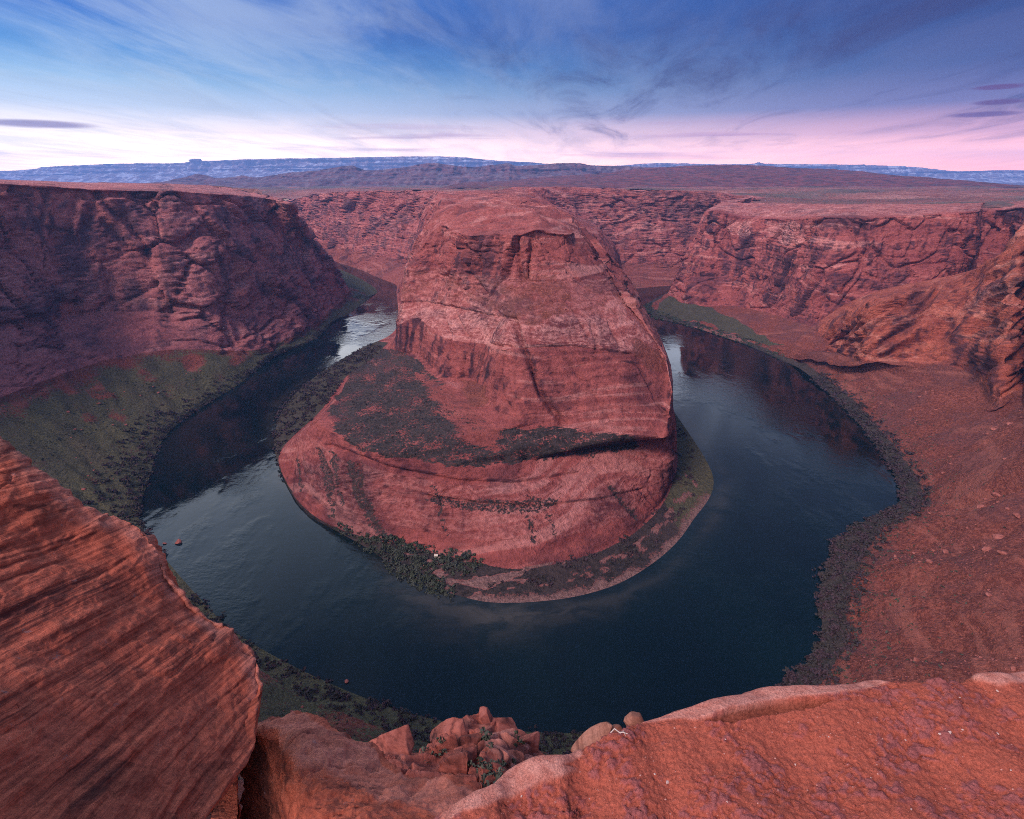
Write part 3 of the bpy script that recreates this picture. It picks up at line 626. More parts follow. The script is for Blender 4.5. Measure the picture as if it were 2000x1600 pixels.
# ------------------------------------------------------------------ the butte across the river on the right
butte = [
    mids(P(1296, 572, -2), W(470, 1530, 4), W(500, 1540, 12), W(560, 1520, 222), W(800, 1900, 232)),
    wall5(P(1252, 598, -2), P(1274, 598, 3), P(1304, 574, 8), D(1322, 535, 1440), D(1346, 480, 1440), D(1377, 413, 1450), D(1410, 394, 1620)),
    wall5(P(1264, 621, -2), P(1318, 618, 4), P(1346, 598, 11), D(1364, 540, 1350), D(1386, 480, 1365), D(1396, 412, 1385), D(1440, 396, 1540)),
    wall5(P(1330, 636, -2), P(1365, 632, 5), P(1416, 597, 15), D(1430, 540, 1315), D(1438, 470, 1345), D(1450, 424, 1362), D(1480, 397, 1500)),
    wall5(P(1398, 657, -2), P(1440, 655, 6), P(1500, 610, 32), D(1515, 560, 1165), D(1520, 480, 1200), D(1530, 428, 1240), D(1550, 398, 1400)),
    wall5(P(1476, 685, -2), P(1520, 678, 7), P(1575, 634, 42), D(1590, 580, 1010), D(1600, 500, 1050), D(1610, 424, 1090), D(1630, 399, 1300)),
    wall5(P(1540, 712, -2), P(1590, 700, 10), P(1650, 636, 52), D(1680, 575, 975), D(1700, 500, 1005), D(1720, 424, 1040), D(1740, 399, 1250)),
    wall5(W(610, 960, -2), W(640, 965, 40), P(1730, 606, 92), D(1780, 560, 960), D(1800, 500, 990), D(1820, 418, 1025), D(1840, 398, 1230)),
    wall5(W(700, 930, -2), W(715, 935, 60), P(1810, 590, 104), D(1862, 540, 965), D(1898, 490, 985), D(1904, 414, 1010), D(1912, 396, 1200)),
    wall5(W(800, 930, -2), W(810, 940, 70), W(820, 960, 115), D(1912, 530, 1040), D(1920, 480, 1090), D(1922, 411, 1130), D(1930, 395, 1300)),
    wall5(W(900, 930, -2), W(905, 940, 70), W(910, 960, 115), D(1955, 530, 1040), D(1962, 480, 1090), D(1968, 408, 1110), D(1975, 394, 1300)),
    wall5(W(1000, 900, -2), W(1005, 905, 70), W(1010, 910, 115), D(2040, 530, 960), D(2050, 480, 980), D(2060, 404, 1000), D(2070, 390, 1200)),
    wall5(W(1200, 850, -2), W(1205, 855, 70), W(1210, 860, 115), W(1230, 870, 170), W(1240, 880, 210), W(1250, 900, 245), W(1400, 1000, 255)),
]
BL = Loft(butte, 520, [16, 56, 60, 70, 66, 60], smooth=2)
t_ = BL.T; v_ = BL.V
N = BL.normals(False); N = BL.normals(True) if np.median(N[..., 2]) < 0 else N
amp = sstep(1.8, 2.3, v_) * (1 - 0.45 * sstep(5.0, 5.8, v_)) * 0.85
carve(BL, amp * 0.7, N, strata=1.1, joints=0.9, blocks=1.1, tilt=(-0.02, 0.0), scale=1.7, lump=0.4)
carve(BL, amp * 0.45, BL.normals(BL.flip), strata=1.1, joints=0.9, blocks=0.8, tilt=(-0.02, 0.0), scale=0.8)
scree = sstep(0.6, 1.2, v_) * (1 - sstep(1.8, 2.2, v_))
BL.G[..., 2] += (noise3(t_ * 4.2, v_ * 0.6, 3.0) * 6 + fbm(BL.G[..., 0] / 30, BL.G[..., 1] / 30, 0.3, 4) * 4) * scree
px, py = pix(BL.G)
PX = px + noise3(px / 20, py / 20, 3.0) * 10; PY = py + noise3(px / 20, py / 20, 8.0) * 8
z0 = np.zeros_like(px); talus = z0.copy(); veg = z0.copy(); varn_shade = z0.copy(); pale = z0.copy(); green = z0.copy(); sand = z0.copy()
talus[v_ < 2.0] = 0.9
veg[v_ < 1.0] = 0.9
k = inpoly(PX, PY, [(1285, 590), (1310, 580), (1400, 605), (1430, 620), (1480, 650), (1540, 685), (1480, 670), (1380, 632), (1290, 615)]); veg[k] = 0.85; green[k] = 0.6
k = inpoly(PX, PY, [(1330, 632), (1400, 645), (1500, 678), (1540, 695), (1490, 682), (1390, 652)]); veg[k] = 0.2; sand[k] = 0.5
for pl in ([(1420, 430), (1470, 430), (1465, 462), (1425, 458)], [(1500, 432), (1560, 438), (1575, 480), (1520, 470), (1495, 450)]): pale[inpoly(PX, PY, pl)] = 0.6
for pl in ([(1460, 520), (1530, 480), (1560, 500), (1550, 590), (1480, 590)], [(1440, 480), (1465, 470), (1455, 590), (1440, 590)], [(1320, 540), (1360, 530), (1400, 590), (1350, 600)]): varn_shade[inpoly(PX + 14 * noise3(px / 18, py / 60, 1.1), PY, pl)] = 0.7
varn_shade[(v_ > 2.2) & (v_ < 5)] = np.maximum(varn_shade, 0.35 * sstep(0, 0.4, noise3(px / 30, py / 80, 1.0)))[(v_ > 2.2) & (v_ < 5)]
k = v_ > 5.1; pale[k] = 0.5; veg[k] = 0.18
BL.attrs = dict(veg=veg, sand=sand, talus=talus, pale=pale, varn_shade=varn_shade, green=green)
tag(BL.build('canyon_butte', M_ROCK), 'broad red butte across the river on the right', kind='structure')

# ------------------------------------------------------------------ the plateau out to the horizon
anch = []
for tb, li in ((mesa[:6] + mesa[28:], (8, 9)), (mesa[6:28:3], (9,)), (outer, (5, 6)), (butte, (5, 6))):
    for st in tb:
        for l_ in li: anch.append(st[l_])
for x_, y_, z_ in ((-3000, 2500, 215), (-4000, 5000, 150), (-1500, 5000, 165), (0, 5000, 190), (0, 3500, 215), (1500, 3500, 222), (3000, 3500, 215), (2500, 5500, 215), (5500, 4000, 175), (-6000, 9000, 110), (0, 9000, 150), (6000, 9000, 130), (2500, 1500, 250), (-2500, 1200, 275), (5000, 1500, 220), (-5000, 2500, 190), (0, -800, 292), (1500, 0, 288), (-1500, 0, 292), (3000, 0, 280), (-3000, 0, 285)):
    anch.append(W(x_, y_, z_))
anch = np.array(anch)
def plateau_z(x, y):
    num = np.zeros_like(x); den = np.zeros_like(x)
    for ax, ay, az in anch:
        w_ = 1.0 / ((x - ax) ** 2 + (y - ay) ** 2 + 60.0 ** 2) ** 2.0
        num += w_ * az; den += w_
    zi = num / den
    r_ = np.hypot(x, y); side_ = x / r_
    zf = np.interp(r_, [0, 2500, 5000, 9000, 14000], [240, 226, 196, 128, 60]) + 22 * side_
    k = sstep(1900, 3400, r_)
    return zi * (1 - k) + zf * k
az_ = np.linspace(-78, 78, 560); rr_ = np.concatenate([np.linspace(650, 1400, 50, endpoint=False), np.geomspace(1400, 18400, 230)])
AZ, RR = np.meshgrid(np.radians(az_), rr_, indexing='ij')
X, Y = RR * np.sin(AZ), RR * np.cos(AZ)
Z = plateau_z(X, Y)
far = sstep(1200, 2600, RR)
slab = np.tanh(3 * noise3(X / 380, Y / 160, 0.3)) * 7 + np.tanh(3 * noise3(X / 120, Y / 60, 2.3)) * 4.5 + fbm(X / 60, Y / 40, 1.1, 3) * 1.6
Z = Z + slab * (0.3 + 0.7 * far) * (1 - 0.6 * sstep(4500, 8000, RR)) - 7 * (1 - far)
# canyon outline: far rims, butte rim, overlook, left rims
can = [tuple(q[8][:2] + np.array([0, 70])) for q in mesa[0:6]] + [(-90, 1750), (-20, 1300), (40, 1720)] + [tuple(q[8][:2] + np.array([0, 70])) for q in mesa[29:32]]
can += [(780, 1740), (640, 1600)] + [tuple(q[5][:2] + np.array([30, 45])) for q in butte[1:12]]
can += [(1280, 950), (1150, 800), (1000, 600), (800, 250), (500, 0), (0, -60), (-500, 0), (-900, 300), (-1000, 800)]
can += [tuple(q[5][:2] + np.array([-50, 60])) for q in outer[12:1:-1]] + [(-760, 1700), (-1050, 2000)]
inside = inpoly(X, Y, can)
idx = np.arange(X.size).reshape(X.shape)
keep = ~(inside[:-1, :-1] | inside[1:, :-1] | inside[1:, 1:] | inside[:-1, 1:])
q = np.stack([idx[:-1, :-1], idx[:-1, 1:], idx[1:, 1:], idx[1:, :-1]], -1)[keep]
V = np.stack([X, Y, Z], -1).reshape(-1, 3)
used = np.unique(q); remap = np.full(len(V), -1); remap[used] = np.arange(len(used))
plat = mesh_np('plateau_ground', V[used], remap[q][:, ::-1], None)
vg = (0.42 + 0.55 * noise3(X / 420, Y / 300, 6.0) + 0.25 * sstep(3000, 6000, RR)).ravel()[used]
for k_, a_ in (('big', (0.5 + 0.3 * fbm(X / 180, Y / 180, 0.4, 4)).ravel()[used]), ('strat', (0.5 + 0.34 * fbm(X / 260, Y / 90, Z / 20, 4)).ravel()[used]), ('streak', (0.5 + 0.3 * fbm(X / 60, Y / 30, 2.2, 3)).ravel()[used]), ('veg', np.clip(vg, 0, 0.8)), ('pale', np.full(len(used), 0.35)), ('talus', np.full(len(used), 0.25))):
    at = plat.data.attributes.new(k_, 'FLOAT', 'POINT'); at.data.foreach_set('value', a_.astype(np.float32))
M_PLAT = rock_material('plateau_slickrock', (0.24, 0.072, 0.064), (0.46, 0.165, 0.135), (0.16, 0.075, 0.075), (0.50, 0.30, 0.27), tex=3.0, bump=1.2, veg_cols=((0.12, 0.088, 0.078), (0.19, 0.15, 0.125)))
plat.data.materials.append(M_PLAT); tag(plat, 'red slickrock and scrub plateau reaching to the horizon', kind='structure')
if np.median([p.normal.z for p in list(plat.data.polygons)[:200]]) < 0: plat.data.flip_normals()

# ------------------------------------------------------------------ hills and far mountains
def ridge(name, crest, dist, foot_dy, foot_z, mat, cols, rows, amp, label, cliff=0.45, back=900):
    tb = []
    for (x_, y_) in crest:
        c = D(x_, y_, dist)
        f = c + np.array([0, -foot_dy, 0]); f[2] = foot_z
        m1 = c * 0.45 + f * 0.55; m1[2] = foot_z + (c[2] - foot_z) * (1 - cliff) * 0.75
        m2 = c * 0.82 + f * 0.18; m2[2] = foot_z + (c[2] - foot_z) * (1 - cliff)
        b = c + np.array([0, back, 0]); b[2] = foot_z
        tb.append([f, m1, m2, c, b])
    lf = Loft(tb, cols, rows, smooth=1)
    Nn = lf.normals(False); Nn = lf.normals(True) if np.median(Nn[..., 2]) < 0 else Nn
    G = lf.G; s_ = dist / 1000
    x, y, z = G[..., 0] / s_, G[..., 1] / s_, G[..., 2] / s_
    fo = sstep(0, 0.8, lf.V) * (1 - sstep(3.0, 3.5, lf.V))
    rr = (np.abs(noise3(x / 22, y / 90, 1.3)) * 2 - 0.5) * 10 + (np.abs(noise3(x / 9, y / 40, 5.0)) * 2 - 0.5) * 5 + fbm(x / 12, y / 12, z / 6, 4) * 4
    st = np.tanh(3 * noise3(x / 150, y / 150, z / 4.0)) * 2.0
    lf.G = G + np.stack([0 * rr, -(rr + st * 2) * amp * s_ * fo, (rr * 0.10 + st * 0.2) * amp * s_ * fo * (1 - sstep(2.6, 3.0, lf.V) * 0.6)], -1)
    lf.attrs = dict(veg=0.35 * np.ones_like(x), pale=0.2 * np.ones_like(x))
    o = lf.build(name, mat); tag(o, label, kind='structure'); return lf
def snow_rock(name, base, dark, snow, amt, tex):
    m = bpy.data.materials.new(name); m.use_nodes = True
    t = NT(m.node_tree); t.n.clear()
    g = t.node('ShaderNodeNewGeometry'); pos = g.outputs['Position']
    a = t.noise(t.scale(pos, (0.004 / tex, 0.004 / tex, 0.03 / tex)), 1.0, 7.0, 0.65)
    b_ = t.noise(t.scale(pos, (0.010 / tex, 0.004 / tex, 0.016 / tex)), 1.0, 8.0, 0.7, 0.6)
    c = t.mix(t.mapr(a, 0.38, 0.62), dark, base)
    nz = t.sep(g.outputs['Normal'])[2]
    sn = t.math('MULTIPLY', t.mapr(t.math('ADD', b_, t.math('MULTIPLY', nz, 0.10)), 0.56, 0.68), amt)
    c = t.mix(sn, c, snow)
    p_ = t.node('ShaderNodeBsdfPrincipled'); t.put(p_.inputs['Base Color'], c); p_.inputs['Roughness'].default_value = 0.95
    p_.inputs['Specular IOR Level'].default_value = 0.1
    t.put(p_.inputs['Normal'], t.bump(a, 30 * tex, 0.6))
    o = t.node('ShaderNodeOutputMaterial'); t.l.new(p_.outputs[0], o.inputs[0]); return m
M_FAR = snow_rock('snowy_far_rock', (0.22, 0.15, 0.15), (0.13, 0.09, 0.10), (0.66, 0.72, 0.84), 0.6, 2.0)
M_MID = snow_rock('purple_mid_rock', (0.15, 0.062, 0.060), (0.065, 0.030, 0.036), (0.5, 0.5, 0.56), 0.12, 0.8)
M_HILL = snow_rock('brown_hill_rock', (0.19, 0.046, 0.040), (0.060, 0.020, 0.022), (0.13, 0.085, 0.07), 0.35, 0.3)
ridge('far_mountains', [(-420, 334), (-200, 333), (0, 333), (60, 329), (75, 326), (150, 322), (240, 319), (330, 318), (368, 315), (372, 310), (388, 309), (396, 314), (470, 311), (560, 309), (680, 307), (760, 305), (840, 304), (900, 306), (960, 312), (1040, 317), (1120, 322), (1200, 323), (1260, 319), (1320, 318), (1400, 320), (1470, 319), (1482, 316), (1494, 319), (1600, 320), (1700, 322), (1790, 326), (1870, 334), (1960, 332), (2050, 333), (2250, 335), (2500, 335)],
      17000, 1500, 20, M_FAR, 900, [14, 16, 30, 6], 0.9, 'long blue snow-dusted mountain wall on the horizon', cliff=0.55)
ridge('middle_hills', [(-250, 362), (-100, 358), (0, 357), (90, 355), (140, 356), (190, 358), (215, 357), (250, 362), (300, 360), (340, 352), (372, 342), (390, 340), (410, 346), (440, 347), (470, 342), (500, 346), (560, 338), (620, 332), (670, 324), (690, 323), (720, 332), (780, 327), (810, 322), (832, 318), (850, 318), (880, 322), (920, 326), (960, 322), (990, 318), (1010, 323), (1050, 322), (1090, 318), (1130, 318), (1160, 322), (1220, 324), (1290, 328), (1360, 336), (1500, 345)],
      6500, 1500, 130, M_MID, 800, [16, 20, 22, 6], 1.0, 'jagged purple hills before the far mountains', cliff=0.35)
ridge('far_mesa_hill', [(900, 357), (980, 354), (1040, 348), (1100, 343), (1180, 338), (1240, 330), (1300, 326), (1350, 323), (1420, 322), (1480, 323), (1560, 328), (1620, 330), (1690, 336), (1740, 343), (1775, 354), (1850, 362), (1950, 366)],
      4600, 1300, 222, M_HILL, 500, [24, 26, 20, 8], 0.55, 'long low brown hill on the plateau right of centre', cliff=0.25)

# ------------------------------------------------------------------ the river
xs = np.linspace(-1500, 1500, 500); ys = np.concatenate([np.linspace(120, 700, 330, endpoint=False), np.linspace(700, 2700, 260)])
X, Y = np.meshgrid(xs, ys, indexing='ij')
idx = np.arange(X.size).reshape(X.shape)
q = np.stack([idx[:-1, :-1], idx[1:, :-1], idx[1:, 1:], idx[:-1, 1:]], -1).reshape(-1, 4)
m = bpy.data.materials.new('river_water'); m.use_nodes = True
t = NT(m.node_tree); t.n.clear()
pos = t.node('ShaderNodeNewGeometry').outputs['Position']
wave = t.noise(t.scale(pos, (0.22, 0.30, 1)), 1.0, 4.0, 0.6)
wave2 = t.noise(t.scale(pos, (0.05, 0.07, 1)), 1.0, 3.0, 0.6)
patch = t.noise(t.scale(pos, (0.010, 0.006, 1)), 1.0, 4.0, 0.6)
ruff = t.mapr(patch, 0.44, 0.60)
hgt = t.math('MULTIPLY', t.math('ADD', wave, t.math('MULTIPLY', wave2, 1.5)), t.mapr(ruff, 0.0, 1.0, 0.15, 1.0))
wind = t.math('MULTIPLY', t.mapr(t.sep(pos)[1], 480.0, 850.0), t.mapr(t.sep(pos)[0], 20.0, -160.0))
hgt = t.math('MULTIPLY', hgt, t.math('ADD', 1.0, t.math('MULTIPLY', wind, 0.8)))
sh = t.attr('shallow'); bed = t.noise(t.scale(pos, (0.03, 0.06, 1)), 1.0, 6.0, 0.65, 0.6)
deep = t.mix(t.mapr(patch, 0.35, 0.65), (0.0006, 0.0062, 0.0072), (0.0010, 0.0095, 0.0100))
c = t.mix(t.math('MULTIPLY', sh, t.mapr(bed, 0.36, 0.60, 0.25, 1.0)), deep, (0.055, 0.052, 0.042))
p_ = t.node('ShaderNodeBsdfPrincipled'); t.put(p_.inputs['Base Color'], c); t.put(p_.inputs['Roughness'], t.mapr(ruff, 0, 1, 0.03, 0.09)); p_.inputs['IOR'].default_value = 1.34
t.put(p_.inputs['Normal'], t.bump(hgt, 0.22, 0.8))
o = t.node('ShaderNodeOutputMaterial'); t.l.new(p_.outputs[0], o.inputs[0])
river = mesh_np('river_water', np.stack([X, Y, 0 * X], -1).reshape(-1, 3), q, m)
inner = [tuple(st[0][:2]) for st in mesa[6:28]]
dd = dist_line(X, Y, inner); nb_ = noise3(X / 60, Y / 60, 0.2) * 10
nose = np.exp(-(((X + 25) / 70) ** 2 + ((Y - 300) / 45) ** 2))
sh = np.exp(-np.maximum(dd + nb_ - 2, 0) / (5 + 16 * nose)) * (0.35 + 0.65 * nose) + 0.28 * np.exp(-(((X - 300) / 30) ** 2 + ((Y - 860 + (X - 300) * 2.0) / 40) ** 2))
at = river.data.attributes.new('shallow', 'FLOAT', 'POINT'); at.data.foreach_set('value', np.clip(sh, 0, 1).astype(np.float32).ravel())
tag(river, 'dark teal river curving around the mesa', kind='structure')
# ------------------------------------------------------------------ foreground rock of the overlook
def bedded_material(name, cols, dark, bed, lam=16.0, crust=None, bump=0.03):
    m = bpy.data.materials.new(name); m.use_nodes = True
    t = NT(m.node_tree); t.n.clear()
    pos = t.vmath('SUBTRACT', t.node('ShaderNodeNewGeometry').outputs['Position'], (0, 0, CAMZ))
    s = t.vmath('DOT_PRODUCT', pos, tuple(bed))
    x, y, z = t.sep(pos)[0:3]
    big = t.noise(t.scale(pos, (1.1,) * 3), 1.0, 5.0, 0.62)
    sw = t.math('ADD', s, t.math('MULTIPLY', big, 0.10))
    lamn = t.noise(t.comb(t.math('MULTIPLY', x, 0.9), t.math('MULTIPLY', y, 0.9), t.math('MULTIPLY', sw, lam)), 1.0, 6.0, 0.70)
    band = t.noise(t.comb(t.math('MULTIPLY', x, 0.45), t.math('MULTIPLY', y, 0.45), t.math('MULTIPLY', sw, 3.6)), 1.0, 4.0, 0.6)
    fine = t.noise(t.scale(pos, (26.0,) * 3), 1.0, 5.0, 0.75)
    grit = t.noise(t.scale(pos, (110.0,) * 3), 1.0, 2.0, 0.7)
    c = t.mix(t.mapr(lamn, 0.36, 0.64), cols[0], cols[1])
    c = t.mix(t.math('MULTIPLY', t.mapr(band, 0.50, 0.66), 0.6), c, cols[2])
    dk = t.math('MULTIPLY', t.mapr(t.math('ADD', t.math('MULTIPLY', band, 0.55), t.math('MULTIPLY', lamn, 0.45)), 0.50, 0.39), t.mapr(big, 0.36, 0.54))
    c = t.mix(t.math('MULTIPLY', dk, 0.85), c, dark)
    c = t.mix(t.math('MULTIPLY', t.attr('varn_shade'), t.mapr(big, 0.35, 0.6)), c, tuple(v * 0.6 for v in dark))
    c = t.mix(t.attr('pale'), c, t.mix(t.mapr(lamn, 0.35, 0.65), (0.50, 0.205, 0.150), (0.68, 0.34, 0.27)))
    c = t.mix(0.8, c, t.ramp(fine, [(0.28, (0.58, 0.55, 0.55)), (0.5, (1.0, 1.0, 1.0)), (0.72, (1.35, 1.28, 1.22))]), 'MULTIPLY')
    c = t.mix(0.5, c, t.ramp(grit, [(0.32, (0.70, 0.68, 0.68)), (0.5, (1, 1, 1)), (0.70, (1.25, 1.22, 1.2))]), 'MULTIPLY')
    lich = t.noise(t.scale(pos, (9.0,) * 3), 1.0, 4.0, 0.75)
    c = t.mix(t.math('MULTIPLY', t.mapr(lich, 0.64, 0.70), 0.45), c, (0.20, 0.155, 0.16))
    h = t.math('ADD', t.math('MULTIPLY', lamn, 1.0), t.math('ADD', t.math('MULTIPLY', fine, 0.55), t.math('MULTIPLY', grit, 0.2)))
    b = t.node('ShaderNodeBsdfPrincipled'); t.put(b.inputs['Base Color'], c); b.inputs['Roughness'].default_value = 0.9
    b.inputs['Specular IOR Level'].default_value = 0.2; t.put(b.inputs['Normal'], t.bump(h, bump, 0.9))
    o = t.node('ShaderNodeOutputMaterial'); t.l.new(b.outputs[0], o.inputs[0]); return m
def crust_material():
    m = bpy.data.materials.new('crumbling_sandstone_crust'); m.use_nodes = True
    t = NT(m.node_tree); t.n.clear()
    pos = t.vmath('SUBTRACT', t.node('ShaderNodeNewGeometry').outputs['Position'], (0, 0, CAMZ))
    big = t.noise(t.scale(pos, (2.6, 3.6, 3)), 1.0, 5.0, 0.62)
    cl = t.noise(t.scale(pos, (17.0,) * 3), 1.0, 5.0, 0.68)
    fine = t.noise(t.scale(pos, (95.0,) * 3), 1.0, 4.0, 0.8)
    hi = t.attr('crust')
    c = t.mix(t.mapr(t.math('ADD', t.math('MULTIPLY', hi, 0.6), t.math('MULTIPLY', cl, 0.4)), 0.36, 0.62), (0.40, 0.102, 0.064), (0.36, 0.098, 0.080))
    c = t.mix(t.math('MULTIPLY', t.mapr(t.math('ADD', t.math('MULTIPLY', big, 0.65), t.math('MULTIPLY', hi, 0.35)), 0.50, 0.64), 0.55), c, (0.27, 0.098, 0.098))
    c = t.mix(t.attr('pale'), c, t.mix(t.mapr(cl, 0.35, 0.65), (0.44, 0.165, 0.125), (0.60, 0.275, 0.215)))
    c = t.mix(t.attr('varn_shade'), c, (0.26, 0.085, 0.055))
    c = t.mix(0.75, c, t.ramp(fine, [(0.30, (0.42, 0.36, 0.38)), (0.5, (1.0, 1.0, 1.0)), (0.70, (1.5, 1.46, 1.44))]), 'MULTIPLY')
    h = t.math('ADD', t.math('MULTIPLY', cl, 1.0), t.math('MULTIPLY', fine, 0.6))
    b = t.node('ShaderNodeBsdfPrincipled'); t.put(b.inputs['Base Color'], c); b.inputs['Roughness'].default_value = 0.95
    b.inputs['Specular IOR Level'].default_value = 0.15; t.put(b.inputs['Normal'], t.bump(h, 0.022, 0.9))
    o = t.node('ShaderNodeOutputMaterial'); t.l.new(b.outputs[0], o.inputs[0]); return m
BED = np.array([-0.55, 0.318, 0.734]); BED /= np.linalg.norm(BED)
M_SLAB = bedded_material('bedded_red_sandstone', ((0.25, 0.056, 0.034), (0.50, 0.136, 0.080), (0.42, 0.114, 0.072)), (0.070, 0.021, 0.021), BED, lam=36.0, bump=0.022)
M_MIDR = bedded_material('smooth_red_sandstone', ((0.31, 0.072, 0.040), (0.47, 0.130, 0.076), (0.40, 0.110, 0.070)), (0.10, 0.030, 0.024), (0.1, -0.2, 0.97), lam=9.0, bump=0.02)
M_CRUST = crust_material()

def near_rock(lf, flip_up=False, amps=(0.10, 0.03, 0.03, 0.012), bed=None, edge=None):
    N = lf.normals()
    G = lf.G; x, y, z = G[..., 0], G[..., 1], G[..., 2] - CAMZ
    d = fbm(x / 1.3, y / 1.3, z / 1.3, 4) * amps[0] + fbm(x / 0.16, y / 0.16, z / 0.16, 4, 0.6) * amps[3]
    if bed is not None:
        s = x * bed[0] + y * bed[1] + z * bed[2] + 0.05 * noise3(x / 1.6, y / 1.6, z / 1.6)
        d = d + np.tanh(3 * noise3(x / 2.4, y / 2.4, s / 0.19)) * amps[1] + np.tanh(3 * noise3(x / 1.2, y / 1.2, s / 0.07 + 9)) * amps[2] * 0.6 + noise3(x / 0.8, y / 0.8, s / 0.028) * amps[2] * 0.3
        ledge = np.exp(-((noise3(x / 1.6, y / 1.6, s / 0.34 + 5)) / 0.04) ** 2); d = d - ledge * amps[1] * 1.4
    lf.G = G + N * d[..., None]

# the big bedded slab at the left
edge_l = [(-160, 770, 6.2), (-60, 836, 5.9), (0, 871, 5.7), (34, 898, 5.6), (88, 934, 5.5), (139, 981, 5.4), (185, 988, 5.4), (268, 1016, 5.3), (300, 1050, 5.2), (335, 1104, 5.1), (416, 1189, 4.95), (462, 1226, 4.85), (496, 1268, 4.8), (515, 1300, 4.7), (521, 1345, 4.6), (508, 1438, 4.35), (462, 1526, 4.05), (405, 1600, 3.8), (330, 1700, 3.5), (200, 1850, 3.2)]
pole = (-420, 1880, 2.7)
tb = []
for k_, (a_, b_, r_) in enumerate(edge_l):
    st = []
    e_ = PR(a_, b_, r_)
    if 9 < k_ < 14: back = [e_ + np.array([-1.6, 1.0, -5.0]), e_ + np.array([-0.5, 0.30, -0.6])]
    elif k_ < 14: back = [e_ + np.array([-0.9, 1.0, -5.0]), e_ + np.array([-0.12, 0.22, -0.6])]
    else: back = [e_ + np.array([-2.4, 2.0, -3.5]), e_ + np.array([-0.85, 0.6, -0.30])]
    st = back + [e_]
    for f_, rb in ((0.10, -0.10), (0.40, -0.22), (1.0, 0.0)):
        st.append(PR(a_ + (pole[0] - a_) * f_, b_ + (pole[1] - b_) * f_, r_ + (pole[2] - r_) * f_ + rb))
    tb.append(st)
SL = Loft(tb, 520, [10, 24, 46, 130, 110], smooth=3)
near_rock(SL, amps=(0.085, 0.007, 0.011, 0.016), bed=BED)
Ns = SL.normals(SL.flip); gx, gy, gz = [SL.G[..., i_] for i_ in range(3)]
b1, e1, _r = blocks3(gx + 0.05 * noise3(gx * 4, gy * 4, gz * 4), gy, gz - 0.6 * gx, 0.42, 0.16, 0.08)
SL.G = SL.G + Ns * ((b1 * 0.018 - e1 * 0.008) * (0.45 + 0.75 * np.exp(-((SL.V - 2.0) / 0.5) ** 2)))[..., None]
px, py = pix(SL.G)
SL.attrs = dict(varn_shade=0.9 * (inpoly(px + 12 * noise3(px / 40, py / 40, 1.0), py, [(20, 985), (130, 985), (120, 1010), (30, 1075), (-20, 1080)]) + inpoly(px, py + 10 * noise3(px / 30, py / 30, 1.0), [(0, 1530), (200, 1480), (320, 1500), (460, 1480), (420, 1610), (0, 1610)]) * 0.6), pale=0.38 * sstep(1.6, 1.9, SL.V) * (1 - sstep(2.0, 2.5, SL.V + 0.35 * noise3(px / 40, py / 40, 5.0))) * (SL.T < 14))  # pale rim: light along the top edge put into the colour
tag(SL.build('bedded_rock_slab', M_SLAB), 'huge cross-bedded red rock slab filling the lower left corner', 'rock slab')

# the rock behind it, with a dark cleft between the two
tb = []
for o_, e_, b_ in (((470, 1428, 7.6), (474, 1440, 7.8), (470, 1700, 9.5)), ((516, 1424, 7.0), (519, 1436, 7.2), (512, 1700, 9.0)), ((548, 1423, 6.7), (556, 1459, 6.6), (548, 1700, 7.6)), ((590, 1444, 6.4), (575, 1490, 6.1), (562, 1700, 5.6)), ((640, 1461, 6.2), (622, 1500, 5.9), (610, 1700, 5.0)), ((684, 1482, 6.0), (676, 1510, 5.7), (650, 1700, 4.8)), ((742, 1520, 5.6), (728, 1548, 5.4), (700, 1720, 4.6)), ((786, 1542, 5.4), (772, 1570, 5.2), (740, 1740, 4.5)), ((846, 1558, 5.2), (826, 1590, 5.0), (790, 1740, 4.4)), ((890, 1584, 5.0), (872, 1615, 4.8), (850, 1760, 4.3)), ((940, 1640, 4.9), (920, 1670, 4.7), (900, 1800, 4.3))):
    o3 = PR(*o_); tb.append([o3 + np.array([0.2, 1.2, -4.0]), o3 + np.array([0.05, 0.35, -0.30]), o3, PR(*e_), PR(*b_)])
ML2 = Loft(tb, 300, [10, 16, 30, 110], smooth=3)
near_rock(ML2, amps=(0.11, 0.018, 0.014, 0.030), bed=np.array([0.1, -0.2, 0.97]))
ML2.attrs = dict(pale=0.30 * (ML2.V > 1.2) * (1 - sstep(2.6, 3.05, ML2.V)), varn_shade=0.9 * (1 - sstep(1.9, 2.9, ML2.T)) * (ML2.V > 2.9))  # lit top and shaded cleft face are painted into the colour
tag(ML2.build('rounded_rock_shoulder', M_MIDR), 'rounded red rock shoulder beyond the dark cleft beside the slab', 'rock')

# the crumbling ledge at the lower right
edge_r = [(640, 1790), (760, 1680), (868, 1603), (915, 1570), (964, 1537), (1000, 1509), (1045, 1493), (1092, 1481), (1128, 1472), (1165, 1450), (1220, 1424), (1262, 1406), (1307, 1389), (1400, 1369), (1487, 1353), (1560, 1348), (1622, 1343), (1707, 1332), (1743, 1336), (1830, 1335), (1898, 1334), (1912, 1322), (1960, 1319), (2000, 1322), (2150, 1318), (2420, 1300), (3100, 1290), (4200, 1285)]
ZL = CAMZ - 2.4
tb = []
for k_, (a_, b_) in enumerate(edge_r):
    e_ = P(a_, b_, ZL + 0.02 * math.sin(k_ * 2.1))
    inn = W(e_[0] * 0.85 + 0.12, -0.9, ZL + 0.10)
    nrm = e_ - inn; nrm[2] = 0; nrm /= np.linalg.norm(nrm)
    dr = np.array([-0.35, 0.8, 0]) if k_ < 12 else np.array([0, 1.0, 0])
    tb.append([e_ + dr * 0.9 + np.array([0, 0, -3.2]), e_ + dr * 0.16 + np.array([0, 0, -0.35]), e_, e_ - nrm * 0.07 + np.array([0, 0, 0.015]), e_ * 0.62 + inn * 0.38 + np.array([0, 0, 0.02]), inn])
